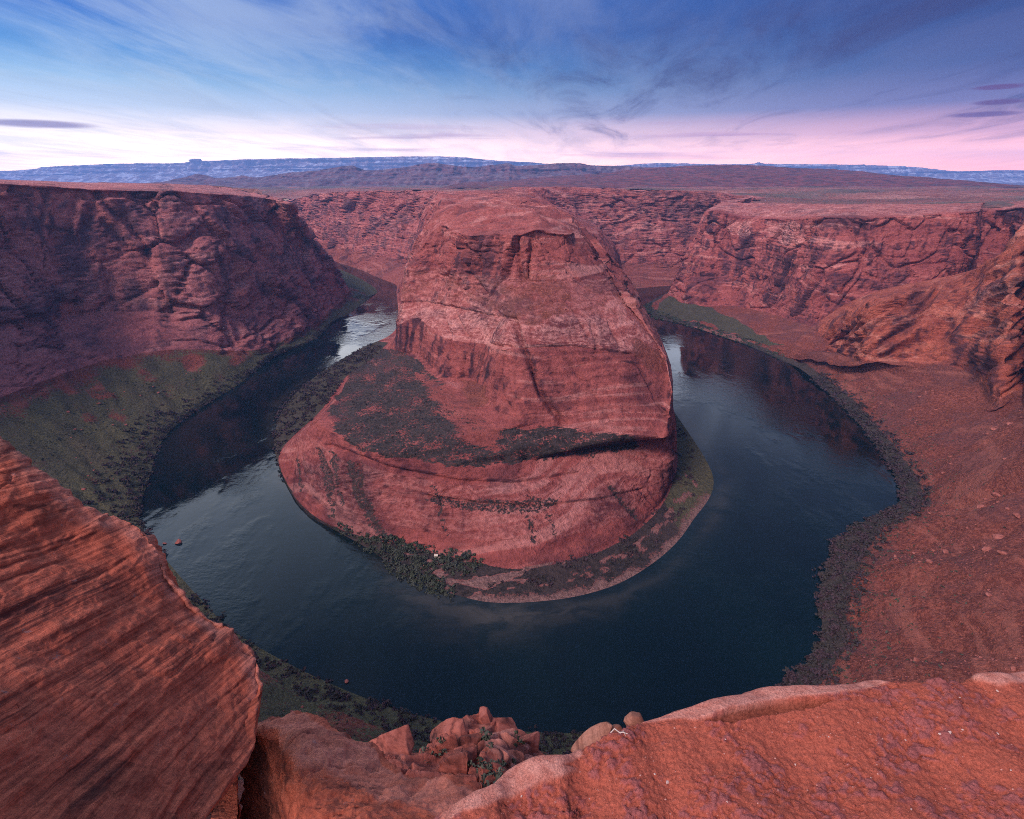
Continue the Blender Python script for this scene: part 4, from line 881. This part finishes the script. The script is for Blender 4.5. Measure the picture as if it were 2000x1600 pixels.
LL = Loft(tb, 980, [8, 14, 24, 190, 60], smooth=2)
N = LL.normals(False); N = LL.normals(True) if np.median(N[..., 2]) < 0 else N
G = LL.G; x, y, z = G[..., 0], G[..., 1], G[..., 2] - CAMZ
px, py = pix(G)
nz_ = noise3(px / 30, py / 12, 1.0) * 9
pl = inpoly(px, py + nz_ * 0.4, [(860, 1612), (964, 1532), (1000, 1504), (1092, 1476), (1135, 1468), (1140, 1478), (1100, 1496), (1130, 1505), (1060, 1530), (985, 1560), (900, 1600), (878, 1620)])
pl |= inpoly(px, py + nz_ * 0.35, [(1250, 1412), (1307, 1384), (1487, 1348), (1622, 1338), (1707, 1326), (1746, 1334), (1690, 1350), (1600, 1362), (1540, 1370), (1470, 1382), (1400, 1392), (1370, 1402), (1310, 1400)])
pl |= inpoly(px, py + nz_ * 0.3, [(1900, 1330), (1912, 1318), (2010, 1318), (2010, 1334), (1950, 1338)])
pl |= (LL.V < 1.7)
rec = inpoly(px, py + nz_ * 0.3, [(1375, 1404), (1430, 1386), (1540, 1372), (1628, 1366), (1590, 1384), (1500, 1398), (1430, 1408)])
plf = pl.astype(float)
for _ in range(4):
    plf[1:-1, 1:-1] = (plf[1:-1, 1:-1] * 2 + plf[:-2, 1:-1] + plf[2:, 1:-1] + plf[1:-1, :-2] + plf[1:-1, 2:]) / 6
cr = np.abs(fbm(x / 0.085, y / 0.085, z / 0.085, 4, 0.62)); cr2 = fbm(x / 0.032, y / 0.032, z / 0.032, 3, 0.65)
cover = sstep(-0.25, 0.25, fbm(x / 0.22, y / 0.16, 0.4, 3))
low = fbm(x / 0.6, y / 0.35, 0.1, 3) * 0.035
b1, e1, _r = blocks3(x + 0.02 * cr2, y, z, 0.045, 0.045, 0.12)
d = low + (1 - plf) * (cr * 0.022 * (0.3 + 0.7 * cover) + cr2 * 0.006 + (b1 * 0.006 - e1 * 0.007) * (0.3 + 0.7 * cover)) + plf * (0.012 + fbm(x / 0.3, y / 0.12, z / 0.05, 3) * 0.008) - rec * 0.045
d = d * sstep(0.6, 1.6, LL.V)
LL.G = G + N * d[..., None]
LL.attrs = dict(crust=np.clip(cr * 1.6 * cover + cr2 * 0.3 + 0.15, 0, 1), pale=plf * 0.95, varn_shade=rec * 0.85)  # recess: brown tone with its shade put into the colour
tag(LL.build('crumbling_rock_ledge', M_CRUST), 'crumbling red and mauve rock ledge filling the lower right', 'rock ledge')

# ------------------------------------------------------------------ loose rocks
import bmesh
def ico(sub):
    bm = bmesh.new(); bmesh.ops.create_icosphere(bm, subdivisions=sub, radius=1.0)
    V = np.array([v.co[:] for v in bm.verts]); Fc = np.array([[v.index for v in f.verts] for f in bm.faces]); bm.free(); return V, Fc
ICO = {k: ico(k) for k in (1, 2, 3, 4, 5)}
def rock_mesh(seed, sub=3, cuts=9, rough=0.06, axes=(1, 1, 1), rnd=0.55):
    V, Fc = ICO[sub]; V = V.copy(); g = np.random.default_rng(seed)
    for _ in range(cuts):
        n = g.normal(size=3); n /= np.linalg.norm(n); dd_ = g.uniform(rnd, min(rnd + 0.4, 0.92))
        h = np.maximum(V @ n - dd_, 0); V -= h[:, None] * n * 0.92
    V += V * (fbm(V[:, 0] * 1.6 + seed, V[:, 1] * 1.6, V[:, 2] * 1.6, 4, 0.6) * rough)[:, None]
    V += V * (np.tanh(3 * noise3(V[:, 0] * 0.5, V[:, 1] * 0.5, V[:, 2] * 6 + seed)) * rough * 0.35)[:, None]
    return V * np.array(axes), Fc
def slab_mesh(seed, sub=4, cuts=6, rough=0.03, axes=(1, 1, 1)):
    V, Fc = ICO[sub]; V = V.copy(); g = np.random.default_rng(seed)
    V = V / (np.abs(V) ** 5).sum(1)[:, None] ** (1 / 5)
    for _ in range(cuts):
        n = g.normal(size=3); n /= np.linalg.norm(n); h = np.maximum(V @ n - g.uniform(0.52, 0.92), 0); V -= h[:, None] * n
    V[:, 0] += 0.3 * V[:, 2] * g.uniform(-1, 1)
    lay = np.tanh(4 * noise3(V[:, 0] * 0.4, V[:, 1] * 0.4, V[:, 2] * 4 + seed)) * rough * 1.6
    V = V + V * np.array([1, 1, 0.2]) * lay[:, None] + V * (fbm(V[:, 0] * 2 + seed, V[:, 1] * 2, V[:, 2] * 3, 4, 0.6) * rough)[:, None]
    return V * np.array(axes), Fc
M_BOULD = plain('boulder_sandstone', ((0.20, 0.062, 0.048), (0.37, 0.135, 0.105)), 1.6, bump=0.08)
M_OUT = bedded_material('outcrop_sandstone', ((0.25, 0.066, 0.045), (0.42, 0.132, 0.092), (0.38, 0.135, 0.105)), (0.11, 0.036, 0.030), (0.35, 0.25, 0.9), lam=3.0, bump=0.06)
def put_rock(name, V, Fc, mat, loc, s, rot, label, cat, group=None):
    from mathutils import Euler
    me = V if isinstance(V, bpy.types.Mesh) else None
    if me is None:
        o = mesh_np(name, V, Fc, mat)
    else:
        o = bpy.data.objects.new(name, me); COL.objects.link(o)
    o.location = loc; o.scale = s if hasattr(s, '__len__') else (s, s, s); o.rotation_euler = rot
    return tag(o, label, cat, group)

# the outcrop below the overlook: a mound of broken slabs and the boulders heaped on it
tb = []
for a_, b_, r_ in ((600, 1500, 40), (660, 1485, 40), (700, 1474, 40), (740, 1466, 41), (790, 1474, 41), (840, 1468, 42), (868, 1446, 43), (900, 1418, 45), (935, 1408, 46), (975, 1412, 46), (1010, 1424, 45), (1036, 1450, 44), (1056, 1478, 43), (1090, 1520, 42), (1140, 1570, 41)):
    o_ = PR(a_, b_, r_)
    cx = 900
    tb.append([o_ + np.array([0.3, 6, -22.0]), o_ + np.array([0, 1.5, -2.0]), o_, PR(a_ * 0.72 + cx * 0.28, b_ + 26, r_ - 4.0), PR(a_ * 0.6 + cx * 0.4, b_ + 80, r_ - 9.5), PR(a_ * 0.5 + cx * 0.5, b_ + 180, r_ - 17)])
OC = Loft(tb, 360, [8, 14, 50, 80, 60], smooth=2)
N = OC.normals(); G = OC.G; x, y, z = G[..., 0], G[..., 1], G[..., 2]
wv = fbm(x / 2.0, y / 2.0, z / 2.0, 3) * 0.5
b1, e1, _r = blocks3(x + wv - 0.4 * z, y + wv, z + 0.5 * x + wv, 3.0, 2.2, 0.06); b2, e2, _r = blocks3(x + wv, y - wv, z + 0.3 * x, 0.95, 0.6, 0.09)
dip = z + 0.55 * x - 0.2 * y
d = b1 * 0.40 - e1 * 0.5 + np.tanh(4 * noise3(x / 7, y / 7, dip / 0.9)) * 0.30 + np.tanh(4 * noise3(x / 4, y / 4, dip / 0.35 + 5)) * 0.10 + b2 * 0.06 + fbm(x / 0.8, y / 0.8, z / 0.5, 3, 0.6) * 0.08
OC.G = G + N * (d * sstep(0.5, 2.2, OC.V))[..., None]
px, py = pix(OC.G)
OC.attrs = dict(varn_shade=0.5 * inpoly(px, py, [(880, 1440), (930, 1430), (1000, 1480), (1040, 1520), (960, 1560), (860, 1500)]), pale=0.35 * inpoly(px, py, [(935, 1415), (1000, 1420), (1056, 1480), (1000, 1500), (950, 1460)]))
oc_o = OC.build('broken_rock_outcrop', M_OUT); oc_o.data.polygons.foreach_set('use_smooth', np.zeros(len(oc_o.data.polygons), bool))
tag(oc_o, 'broken red outcrop below the gap between slab and ledge', 'rock outcrop')
oc_rocks = [  # px, py, range, width px, height px, depth, roll, look
    (946, 1396, 45.0, 17, 20, 0.9, -0.5, 'tilted pale slab perched on the very top of the outcrop'),
    (978, 1416, 45.0, 22, 18, 1.0, 0.5, 'pale rounded block just right of the outcrop\'s topmost slab'),
    (912, 1414, 44.5, 18, 13, 1.0, 0.1, 'square orange block left of the outcrop\'s topmost slab'),
    (1026, 1450, 43.5, 22, 38, 1.1, -0.55, 'long pale sloping slab on the outcrop\'s right edge'),
    (884, 1444, 43.0, 34, 24, 1.0, -0.2, 'large smooth orange boulder on the outcrop\'s upper left shoulder'),
    (766, 1468, 40.0, 36, 18, 1.0, 0.12, 'broad low dome of rock at the outcrop\'s left end'),
    (905, 1500, 37.0, 30, 24, 1.0, 0.3, 'rough dark red boulder in the middle of the outcrop'),
    (960, 1462, 41.0, 26, 30, 1.0, -0.6, 'flat pink slab in the middle of the outcrop\'s right face'),
    (1008, 1492, 39.5, 28, 26, 1.0, -0.6, 'lowest flat pink slab on the outcrop\'s right face'),
]
for k_, (a_, b_, r_, wp, hp, dp, roll, lab) in enumerate(oc_rocks):
    kx = r_ / F
    V, Fc = slab_mesh(100 + k_, 5, 14, 0.018, (wp * kx * 1.15, wp * kx * dp * 1.4, hp * kx * 1.05))
    put_rock('outcrop_boulder', V, Fc, M_OUT, PR(a_, b_ + hp * 0.55, r_), 1, (0.25, roll, 0.25 * math.sin(k_ * 1.7)), lab, 'boulder', 'boulders heaped on the outcrop')
M_BROWN = bedded_material('brown_sandstone', ((0.22, 0.090, 0.060), (0.33, 0.155, 0.110), (0.28, 0.13, 0.095)), (0.12, 0.05, 0.04), (0.2, 0.1, 0.97), lam=30.0, bump=0.006)
# two boulders and a wedge on the rim of the ledge
for a_, b_, r_, wp, hp, rot, lab, nm in ((1238, 1412, 3.45, 15, 17, (0.1, 0.25, 0.2), 'brown egg-shaped boulder perched on the edge of the ledge', 'perched_boulder'), (1200, 1432, 3.5, 13, 11, (0.0, -0.3, 0.5), 'smaller brown boulder left of the egg-shaped one on the ledge', 'perched_boulder')):
    kx = r_ / F; V, Fc = rock_mesh(300 + a_, 4, 12, 0.05, (wp * kx * 1.15, wp * kx, hp * kx * 1.2), 0.58)
    put_rock(nm, V, Fc, M_BROWN, PR(a_, b_, r_), 1, rot, lab, 'boulder')
V, Fc = rock_mesh(77, 4, 8, 0.05, (0.16, 0.08, 0.05), 0.55)
put_rock('rock_wedge', V, Fc, M_BROWN, PR(1162, 1452, 3.5), 1, (0.35, -0.72, 0.1), 'brown sloping wedge of rock under the two perched boulders', 'rock')

# chips and a bleached twig on the ledge
lpx, lpy = pix(LL.G)
def on_ledge(a_, b_):
    dd_ = np.hypot(lpx - a_, lpy - b_) + (LL.V < 2) * 1e3
    i_ = np.unravel_index(np.argmin(dd_), dd_.shape); return LL.G[i_]
M_CHIP = plain('pale_chip', ((0.42, 0.27, 0.22), (0.62, 0.48, 0.43)), 60.0, bump=0.002)
chip_me = []
for k_ in range(3):
    V, Fc = rock_mesh(500 + k_, 2, 8, 0.05, (1, 0.75, 0.5), 0.5)
    o = mesh_np('rock_chip', V, Fc, M_CHIP, smooth=False); chip_me.append(o.data); bpy.data.objects.remove(o)
for k_, (a_, b_, s_) in enumerate([(1303, 1529, 8), (1280, 1513, 4), (1837, 1433, 7), (1854, 1431, 7), (1950, 1434, 6), (1768, 1445, 4), (1880, 1425, 4), (1417, 1443, 3.5), (1554, 1495, 4), (1973, 1505, 4), (1874, 1362, 4), (1019, 1556, 4), (1948, 1350, 5), (1700, 1520, 3), (1150, 1560, 3), (1420, 1570, 3), (1620, 1440, 3), (1780, 1580, 3.5)]):
    p_ = on_ledge(a_, b_)
    put_rock('rock_chip', chip_me[k_ % 3], None, None, p_ + np.array([0, 0, 0.002]), s_ * 1.5 / F, (random.uniform(-.3, .3), random.uniform(-.3, .3), random.uniform(0, 6)), 'small pale stone chip lying on the crumbling ledge', 'stone chip', 'stone chips on the ledge')
gi = rng.integers(0, LL.G.shape[0], 2600); gj = rng.integers(46, 236, 2600)
gs = 0.0012 + 0.0045 * rng.random(2600) ** 4
V0, F0 = rock_mesh(555, 1, 6, 0.1, (1, .8, .6), 0.5)
tag(mesh_np('ledge_grit', np.concatenate([V0 * s_ + LL.G[a_, b_] for a_, b_, s_ in zip(gi, gj, gs)]), np.concatenate([F0 + k_ * len(V0) for k_ in range(2600)]), plain('red_grit', ((0.22, 0.07, 0.055), (0.52, 0.27, 0.22)), 40.0), smooth=False), 'loose red grit strewn over the ledge', kind='stuff')
def tube(pts, rad, n=5):
    V = []; Q = []
    for i_, p_ in enumerate(pts):
        d_ = pts[min(i_ + 1, len(pts) - 1)] - pts[max(i_ - 1, 0)]; d_ = d_ / np.linalg.norm(d_)
        u_ = np.cross(d_, [0, 0, 1.0]); u_ /= np.linalg.norm(u_) + 1e-9; v2 = np.cross(d_, u_)
        for j_ in range(n):
            a_ = 2 * math.pi * j_ / n; V.append(p_ + (u_ * math.cos(a_) + v2 * math.sin(a_)) * rad[i_])
    for i_ in range(len(pts) - 1):
        for j_ in range(n): Q.append((i_ * n + j_, i_ * n + (j_ + 1) % n, (i_ + 1) * n + (j_ + 1) % n, (i_ + 1) * n + j_))
    return np.array(V), np.array(Q)
base = on_ledge(1205, 1436) + np.array([0, 0, 0.012])
kx = 3.4 / F
V1, Q1 = tube([base + np.array([q_[0] * kx, q_[1] * kx, q_[2] * kx]) for q_ in ((-10, 0, 2), (-4, 4, 5), (3, -2, 4), (9, 3, 2), (12, -3, -3))], [0.0025, 0.003, 0.003, 0.0025, 0.0015])
V2, Q2 = tube([base + np.array([q_[0] * kx, q_[1] * kx, q_[2] * kx]) for q_ in ((2, -1, 4), (7, -4, 8), (13, -7, 9))], [0.0025, 0.002, 0.001])
tag(mesh_np('dead_twig', np.concatenate([V1, V2]), np.concatenate([Q1, Q2 + len(V1)]), plain('bleached_wood', ((0.42, 0.34, 0.29), (0.55, 0.46, 0.40)), 50.0)), 'bleached white twig lying beside the perched boulders', 'twig')

# ------------------------------------------------------------------ placing things on the slopes
def sample(lf, w_, n):
    G = lf.G; a = np.linalg.norm(np.cross(G[1:, :-1] - G[:-1, :-1], G[:-1, 1:] - G[:-1, :-1]), axis=2)
    p_ = (a * np.clip(w_[:-1, :-1], 0, None)).ravel()
    if p_.sum() <= 0: return np.zeros((0, 3))
    k_ = rng.choice(p_.size, n, p=p_ / p_.sum()); i_, j_ = np.unravel_index(k_, a.shape)
    u_, v2 = rng.random((2, n, 1))
    return G[i_, j_] + (G[i_ + 1, j_] - G[i_, j_]) * u_ + (G[i_, j_ + 1] - G[i_, j_]) * v2
def visible(Pn, pad=10):
    a_, b_ = pix(Pn); return (a_ > -pad) & (a_ < 2000 + pad) & (b_ < 1600) & (b_ > 300)

# brush
def shrub_mesh(seed, n=70, leaf=0.20, flat=0.75):
    g = np.random.default_rng(seed); V = []; Q = []
    nb = 5; cen = g.normal(size=(nb, 3)) * np.array([0.45, 0.45, 0.12]) + np.array([0, 0, 0.35])
    for i_ in range(n):
        d_ = g.normal(size=3); d_ /= np.linalg.norm(d_); d_[2] = abs(d_[2]) * 1.1 - 0.15
        p_ = cen[g.integers(nb)] + d_ * np.array([0.52, 0.52, 0.45]) * g.uniform(0.55, 1.0)
        p_[2] = max(p_[2], 0.02)
        a = g.normal(size=3); a /= np.linalg.norm(a); b = np.cross(a, d_ + 0.3 * g.normal(size=3)); b /= np.linalg.norm(b) + 1e-9
        l_ = leaf * g.uniform(0.6, 1.4)
        k_ = len(V); V += [p_ - a * l_ - b * l_ * 0.5, p_ + a * l_ - b * l_ * 0.6, p_ + a * l_ * 0.7 + b * l_ * 0.6, p_ - a * l_ * 0.8 + b * l_ * 0.5]; Q.append((k_, k_ + 1, k_ + 2, k_ + 3))
    return np.array(V), np.array(Q)
def leaf_mat(name, cols):
    m = bpy.data.materials.new(name); m.use_nodes = True
    t = NT(m.node_tree); t.n.clear()
    pos = t.node('ShaderNodeNewGeometry').outputs['Position']
    n = t.noise(t.scale(pos, (0.12,) * 3), 1.0, 2.0, 0.6); n2 = t.noise(t.scale(pos, (1.1,) * 3), 1.0, 2.0, 0.7)
    c = t.mix(t.mapr(n, 0.4, 0.6), cols[0], cols[1]); c = t.mix(0.8, c, t.ramp(n2, [(0.3, (0.55, 0.55, 0.55)), (0.7, (1.5, 1.45, 1.4))]), 'MULTIPLY')
    d_ = t.node('ShaderNodeBsdfDiffuse'); t.put(d_.inputs[0], c)
    o = t.node('ShaderNodeOutputMaterial'); t.l.new(d_.outputs[0], o.inputs[0]); return m
M_TAM = leaf_mat('winter_tamarisk', ((0.070, 0.048, 0.056), (0.052, 0.050, 0.046)))
M_SAGE = leaf_mat('sage_leaves', ((0.075, 0.088, 0.070), (0.055, 0.070, 0.046)))
SHV = [shrub_mesh(k_) for k_ in range(4)]
SHS = [shrub_mesh(k_ + 20, 26, 0.30) for k_ in range(4)]
TUF = [shrub_mesh(k_ + 40, 7, 0.5) for k_ in range(5)]
shr_me = {}
for mn, mt in (('tam', M_TAM), ('sage', M_SAGE)):
    shr_me[mn] = []
    for V, Q in SHV:
        o = mesh_np('shrub', V, Q, mt, smooth=False); shr_me[mn].append(o.data); bpy.data.objects.remove(o)
def scatter(name, pts, sizes, variants, mat, label):
    Vs = []; Qs = []; off = 0
    for p_, s_ in zip(pts, sizes):
        V, Q = variants[rng.integers(len(variants))]; a = rng.uniform(0, 6.283); c_, s2 = math.cos(a), math.sin(a)
        V = V @ np.array([[c_, s2, 0], [-s2, c_, 0], [0, 0, 1]]) * s_ * np.array([1, 1, rng.uniform(0.7, 1.15)]) + p_
        Vs.append(V); Qs.append(Q + off); off += len(V)
    return tag(mesh_np(name, np.concatenate(Vs), np.concatenate(Qs), mat, smooth=False), label, kind='stuff')
def T_(lf, a, b): return (lf.T > a) & (lf.T < b)
def V_(lf, a, b): return (lf.V > a) & (lf.V < b)
clmp = lambda lf, s_, k_: sstep(-0.1, 0.35, noise3(lf.G[..., 0] / s_, lf.G[..., 1] / s_, k_))
zones = [
    ('tam', sample(OL, T_(OL, 5.5, 14.5) * V_(OL, 0.10, 1.22) * (1.5 - OL.V), 520), (1.8, 4.2), 'dark winter-bare shrub in the thicket along the left bank', 'shrubs along the left bank'),
    ('tam', sample(OL, T_(OL, 22.0, 29.5) * V_(OL, 0.10, 1.05) * (1.5 - OL.V), 1000), (1.8, 4.2), 'dark winter-bare shrub in the band along the right bank', 'shrubs along the right bank'),
    ('tam', sample(OL, T_(OL, 15.0, 22.0) * V_(OL, 0.15, 1.02), 420), (1.6, 3.2), 'dark shrub in the band along the near bank below the slab', 'shrubs along the near bank'),
    ('tam', sample(ML, T_(ML, 7.8, 12.0) * V_(ML, 0.08, 0.98), 560), (1.8, 4.0), 'dark shrub on the wooded strip left of the mesa', 'shrubs on the strip left of the mesa'),
    ('sage', sample(ML, T_(ML, 13.6, 17.2) * V_(ML, 0.10, 1.05), 420), (1.8, 3.6), 'leafy dark green shrub on the point at the mesa\'s foot', 'shrubs on the point of the mesa'),
    ('tam', sample(ML, T_(ML, 17.0, 24.5) * V_(ML, 0.45, 1.02) * clmp(ML, 22, 4.0), 300), (1.2, 2.6), 'low shrub on the gravel flat right of the mesa', 'shrubs on the flat right of the mesa'),
    ('sage', sample(BL, T_(BL, 0.8, 5.5) * V_(BL, 0.1, 1.0), 260), (2.2, 4.5), 'shrub on the shore at the foot of the far butte', 'shrubs below the butte'),
]
camp_ok = lambda Pn: ~inpoly(*pix(Pn), [(845, 1118), (905, 1122), (945, 1120), (1060, 1098), (1040, 1112), (985, 1136), (925, 1152), (880, 1144)])
allp = []
for zi, (mn, pts, (lo, hi_), lab, grp) in enumerate(zones):
    pts = pts[camp_ok(pts)]; sz = rng.uniform(lo, hi_, len(pts)) * rng.uniform(0.7, 1.1, len(pts))
    dist = np.linalg.norm(pts - np.array([0, 0, CAMZ]), axis=1); app = sz / dist * visible(pts)
    allp.append((pts, sz, app))
thr = np.sort(np.concatenate([a[2] for a in allp]))[-290]
for (mn, _, _, lab, grp), (pts, sz, app) in zip(zones, allp):
    big_ = app >= thr
    for p_, s_ in zip(pts[big_], sz[big_]):
        o = bpy.data.objects.new('shrub', shr_me[mn][rng.integers(4)]); COL.objects.link(o)
        o.location = p_ + np.array([0, 0, -0.1]); o.scale = (s_, s_, s_ * rng.uniform(0.75, 1.15)); o.rotation_euler = (0, 0, rng.uniform(0, 6.28))
        tag(o, lab, 'shrub', grp)
    if (~big_).any():
        scatter('brush', pts[~big_], sz[~big_], SHS, M_TAM if mn == 'tam' else M_SAGE, 'mass of low brush, ' + grp)
# sage and bunch grass dotted over slopes and benches
veg_m = ML.attrs['veg']
scatter('low_scrub', sample(ML, (veg_m > 0.4) * V_(ML, 1.0, 3.2) * T_(ML, 7.5, 22), 1100), rng.uniform(0.4, 1.0, 1100), TUF, M_TAM, 'low dark scrub dotted over the mesa bench and joints')
scatter('sage_scrub', sample(OL, T_(OL, 5, 22) * V_(OL, 1.0, 2.0) * clmp(OL, 30, 2.0), 2600), rng.uniform(0.4, 1.1, 2600), TUF, M_SAGE, 'sage and bunch grass over the left and near slopes')
scatter('dry_scrub', sample(OL, T_(OL, 22, 30) * V_(OL, 0.95, 1.6) * np.exp(-(OL.V - 1) * 5), 1500), rng.uniform(0.4, 1.0, 1500), TUF, M_SAGE, 'dry scrub above the shrubs of the right bank')
scatter('outcrop_scrub', sample(OC, V_(OC, 2.2, 4.6) * clmp(OC, 2.0, 3.0), 70), rng.uniform(0.18, 0.5, 70), SHS, M_SAGE, 'small sage bushes between the rocks of the outcrop')

# boulders on the scree
bmes = []
for k_ in range(6):
    V, Fc = rock_mesh(700 + k_, 2, 9, 0.06, (1, 0.8, 0.62), 0.5)
    o = mesh_np('boulder', V, Fc, M_BOULD, smooth=False); bmes.append(o.data); bpy.data.objects.remove(o)
def bould(p_, s_, lab, grp=None, nm='boulder'):
    put_rock(nm, bmes[rng.integers(6)], None, None, p_ + np.array([0, 0, 0.15 * s_]), (s_ * rng.uniform(.8, 1.2), s_ * rng.uniform(.8, 1.2), s_ * rng.uniform(.7, 1.1)), (rng.uniform(-.3, .3), rng.uniform(-.3, .3), rng.uniform(0, 6.3)), lab, 'boulder', grp)
pts = sample(OL, T_(OL, 22.5, 31) * V_(OL, 1.08, 2.0) * clmp(OL, 45, 7.0), 420); pts = pts[visible(pts, 0)][:150]
for p_ in pts: bould(p_, 0.7 + 3.0 * rng.random() ** 4, 'small red boulder scattered on the right scree slope', 'boulders on the right scree')
pts = sample(OL, T_(OL, 6, 13.5) * V_(OL, 1.1, 2.0) * clmp(OL, 40, 5.0), 160); pts = pts[visible(pts, 0)][:55]
for p_ in pts: bould(p_, 0.8 + 1.8 * rng.random() ** 2, 'small red boulder lying on the green left slope', 'boulders on the left slope')
pts = sample(OL, T_(OL, 16, 21) * V_(OL, 1.03, 1.9), 130); pts = pts[visible(pts, 0)][:50]
for p_ in pts: bould(p_, 0.4 + 1.0 * rng.random() ** 2, 'small red boulder on the grassy slope below the slab', 'boulders on the near slope')
pts = sample(ML, T_(ML, 11, 18) * V_(ML, 5.1, 6.0) * (ML.attrs['talus'] > 0.5), 35)
for p_ in pts: bould(p_, 0.8 + 1.4 * rng.random() ** 2, 'red block in the rubble fan high on the mesa', 'blocks in the rubble fan')
pts = sample(OL, T_(OL, 22.5, 31) * V_(OL, 1.05, 2.0) * (0.2 + clmp(OL, 40, 9.0)), 3200)
Vs = []; Qs = []; off = 0; V0, F0 = rock_mesh(900, 1, 6, 0.1, (1, .8, .6), 0.5)
for p_ in pts: Vs.append(V0 * rng.uniform(0.2, 0.75) + p_); Qs.append(F0 + off); off += len(V0)
tag(mesh_np('scree_stones', np.concatenate(Vs), np.concatenate(Qs), M_BOULD, smooth=False), 'loose stones over the right scree slope', kind='stuff')
opx, opy = pix(OL.G)
def on_slope(a_, b_, t0, t1):
    dd_ = np.hypot(opx - a_, opy - b_) + (~(T_(OL, t0, t1) & V_(OL, 0.2, 2.2))) * 1e4
    return OL.G[np.unravel_index(np.argmin(dd_), dd_.shape)]
for a_, b_, s_, lab in ((1947, 968, 4.2, 'large dark boulder standing alone high on the right slope'), (1952, 1052, 4.0, 'big flat pale-topped boulder on the right slope near the frame edge'), (1930, 1162, 2.6, 'squarish orange boulder low on the right slope near the frame edge')):
    bould(on_slope(a_, b_, 22, 31), s_, lab)
for a_, b_, s_, lab in ((348, 1060, 4.2, 'dark boulder standing in the water beside the slab'), (321, 1062, 1.8, 'small stone in the shallows left of the dark boulder'), (677, 1332, 1.6, 'round red stone standing in the water off the near bank')):
    bould(P(a_, b_, 0.2), s_, lab, nm='river_boulder')

# ------------------------------------------------------------------ camp on the point, tents on the far shore
M_CANV = plain('pale_canvas', ((0.62, 0.56, 0.44), (0.74, 0.70, 0.58)), 3.0)
M_DARK = plain('dark_doorway', ((0.05, 0.045, 0.04), (0.08, 0.07, 0.06)), 3.0)
mpx, mpy = pix(ML.G)
def on_mesa(a_, b_):
    dd_ = np.hypot(mpx - a_, mpy - b_) + (ML.V > 1.3) * 1e4
    return ML.G[np.unravel_index(np.argmin(dd_), dd_.shape)]
def boxq(x0, x1, y0, y1, z0, z1):
    V = np.array([(x, y, z) for z in (z0, z1) for y in (y0, y1) for x in (x0, x1)], float)
    return V, np.array([(0, 2, 3, 1), (4, 5, 7, 6), (0, 1, 5, 4), (2, 6, 7, 3), (0, 4, 6, 2), (1, 3, 7, 5)])
h = bpy.data.objects.new('camp_hut', None); COL.objects.link(h); h.location = on_mesa(853, 1087)
tag(h, 'tiny pale yellow hut among shrubs at the foot of the mesa', 'hut')
mesh_np('wall', *boxq(-1.3, 1.3, -1.1, 1.1, -0.5, 2.2), M_CANV, h, smooth=False)
rv = np.array([(-1.5, -1.3, 2.203), (1.5, -1.3, 2.203), (1.5, 1.3, 2.203), (-1.5, 1.3, 2.203), (-1.5, 0, 2.9), (1.5, 0, 2.9)])
mesh_np('roof', rv, np.array([(0, 1, 5), (0, 5, 4), (2, 3, 4), (2, 4, 5), (1, 2, 5), (3, 0, 4), (0, 2, 1), (0, 3, 2)]), M_CANV, h, smooth=False)
mesh_np('door', *boxq(-0.4, 0.4, -1.13, -1.103, 0.0, 1.8), M_DARK, h, smooth=False)
o = mesh_np('storage_box', *boxq(-0.8, 0.8, -0.5, 0.5, -0.3, 0.9), M_CHIP, smooth=False); o.location = on_mesa(858, 1091); tag(o, 'small white storage box just right of the hut', 'box')
bpx, bpy_ = pix(BL.G)
tv = np.array([(-1.6, -1.1, 0), (1.6, -1.1, 0), (1.6, 1.1, 0), (-1.6, 1.1, 0), (-1.6, 0, 1.7), (1.6, 0, 1.7)]); tq = np.array([(0, 1, 5), (0, 5, 4), (2, 3, 4), (2, 4, 5), (1, 2, 5), (3, 0, 4)])
M_TENT = plain('white_canvas', ((0.72, 0.72, 0.72), (0.8, 0.8, 0.8)), 2.0)
for a_, b_ in ((1271, 578), (1274, 577), (1277, 576), (1275, 580), (1279, 578)):
    dd_ = np.hypot(bpx - a_, bpy_ - b_) + (BL.V > 1.5) * 1e4; p_ = BL.G[np.unravel_index(np.argmin(dd_), dd_.shape)]
    o = mesh_np('tent', tv, tq, M_TENT, smooth=False); o.location = p_ + np.array([0, 0, 0.1]); o.rotation_euler = (0, 0, rng.uniform(0, 3)); tag(o, 'tiny white tent on the far shore beyond the mesa\'s right side', 'tent', 'tents on the far shore')


# ------------------------------------------------------------------ the air
hz = bpy.data.materials.new('haze'); hz.use_nodes = True
t = NT(hz.node_tree); t.n.clear()
pv = t.node('ShaderNodeVolumePrincipled'); pv.inputs['Color'].default_value = (0.24, 0.47, 1.0, 1); pv.inputs['Density'].default_value = 0.000055
pv.inputs['Anisotropy'].default_value = 0.1; pv.inputs['Density Attribute'].default_value = ''; pv.inputs['Temperature Attribute'].default_value = ''
hz.cycles.homogeneous_volume = True
o = t.node('ShaderNodeOutputMaterial'); t.l.new(pv.outputs[0], o.inputs['Volume'])
x0, x1, y0, y1, za, zb = -22500, 22500, -400, 18600, -12, 880
hv = np.array([(x, y, z) for z in (za, zb) for y in (y0, y1) for x in (x0, x1)], float)
hq = np.array([(0, 2, 3, 1), (4, 5, 7, 6), (0, 1, 5, 4), (2, 6, 7, 3), (0, 4, 6, 2), (1, 3, 7, 5)])
haze = mesh_np('haze', hv, hq, hz, smooth=False); tag(haze, 'thin blue evening haze in the air', kind='stuff')
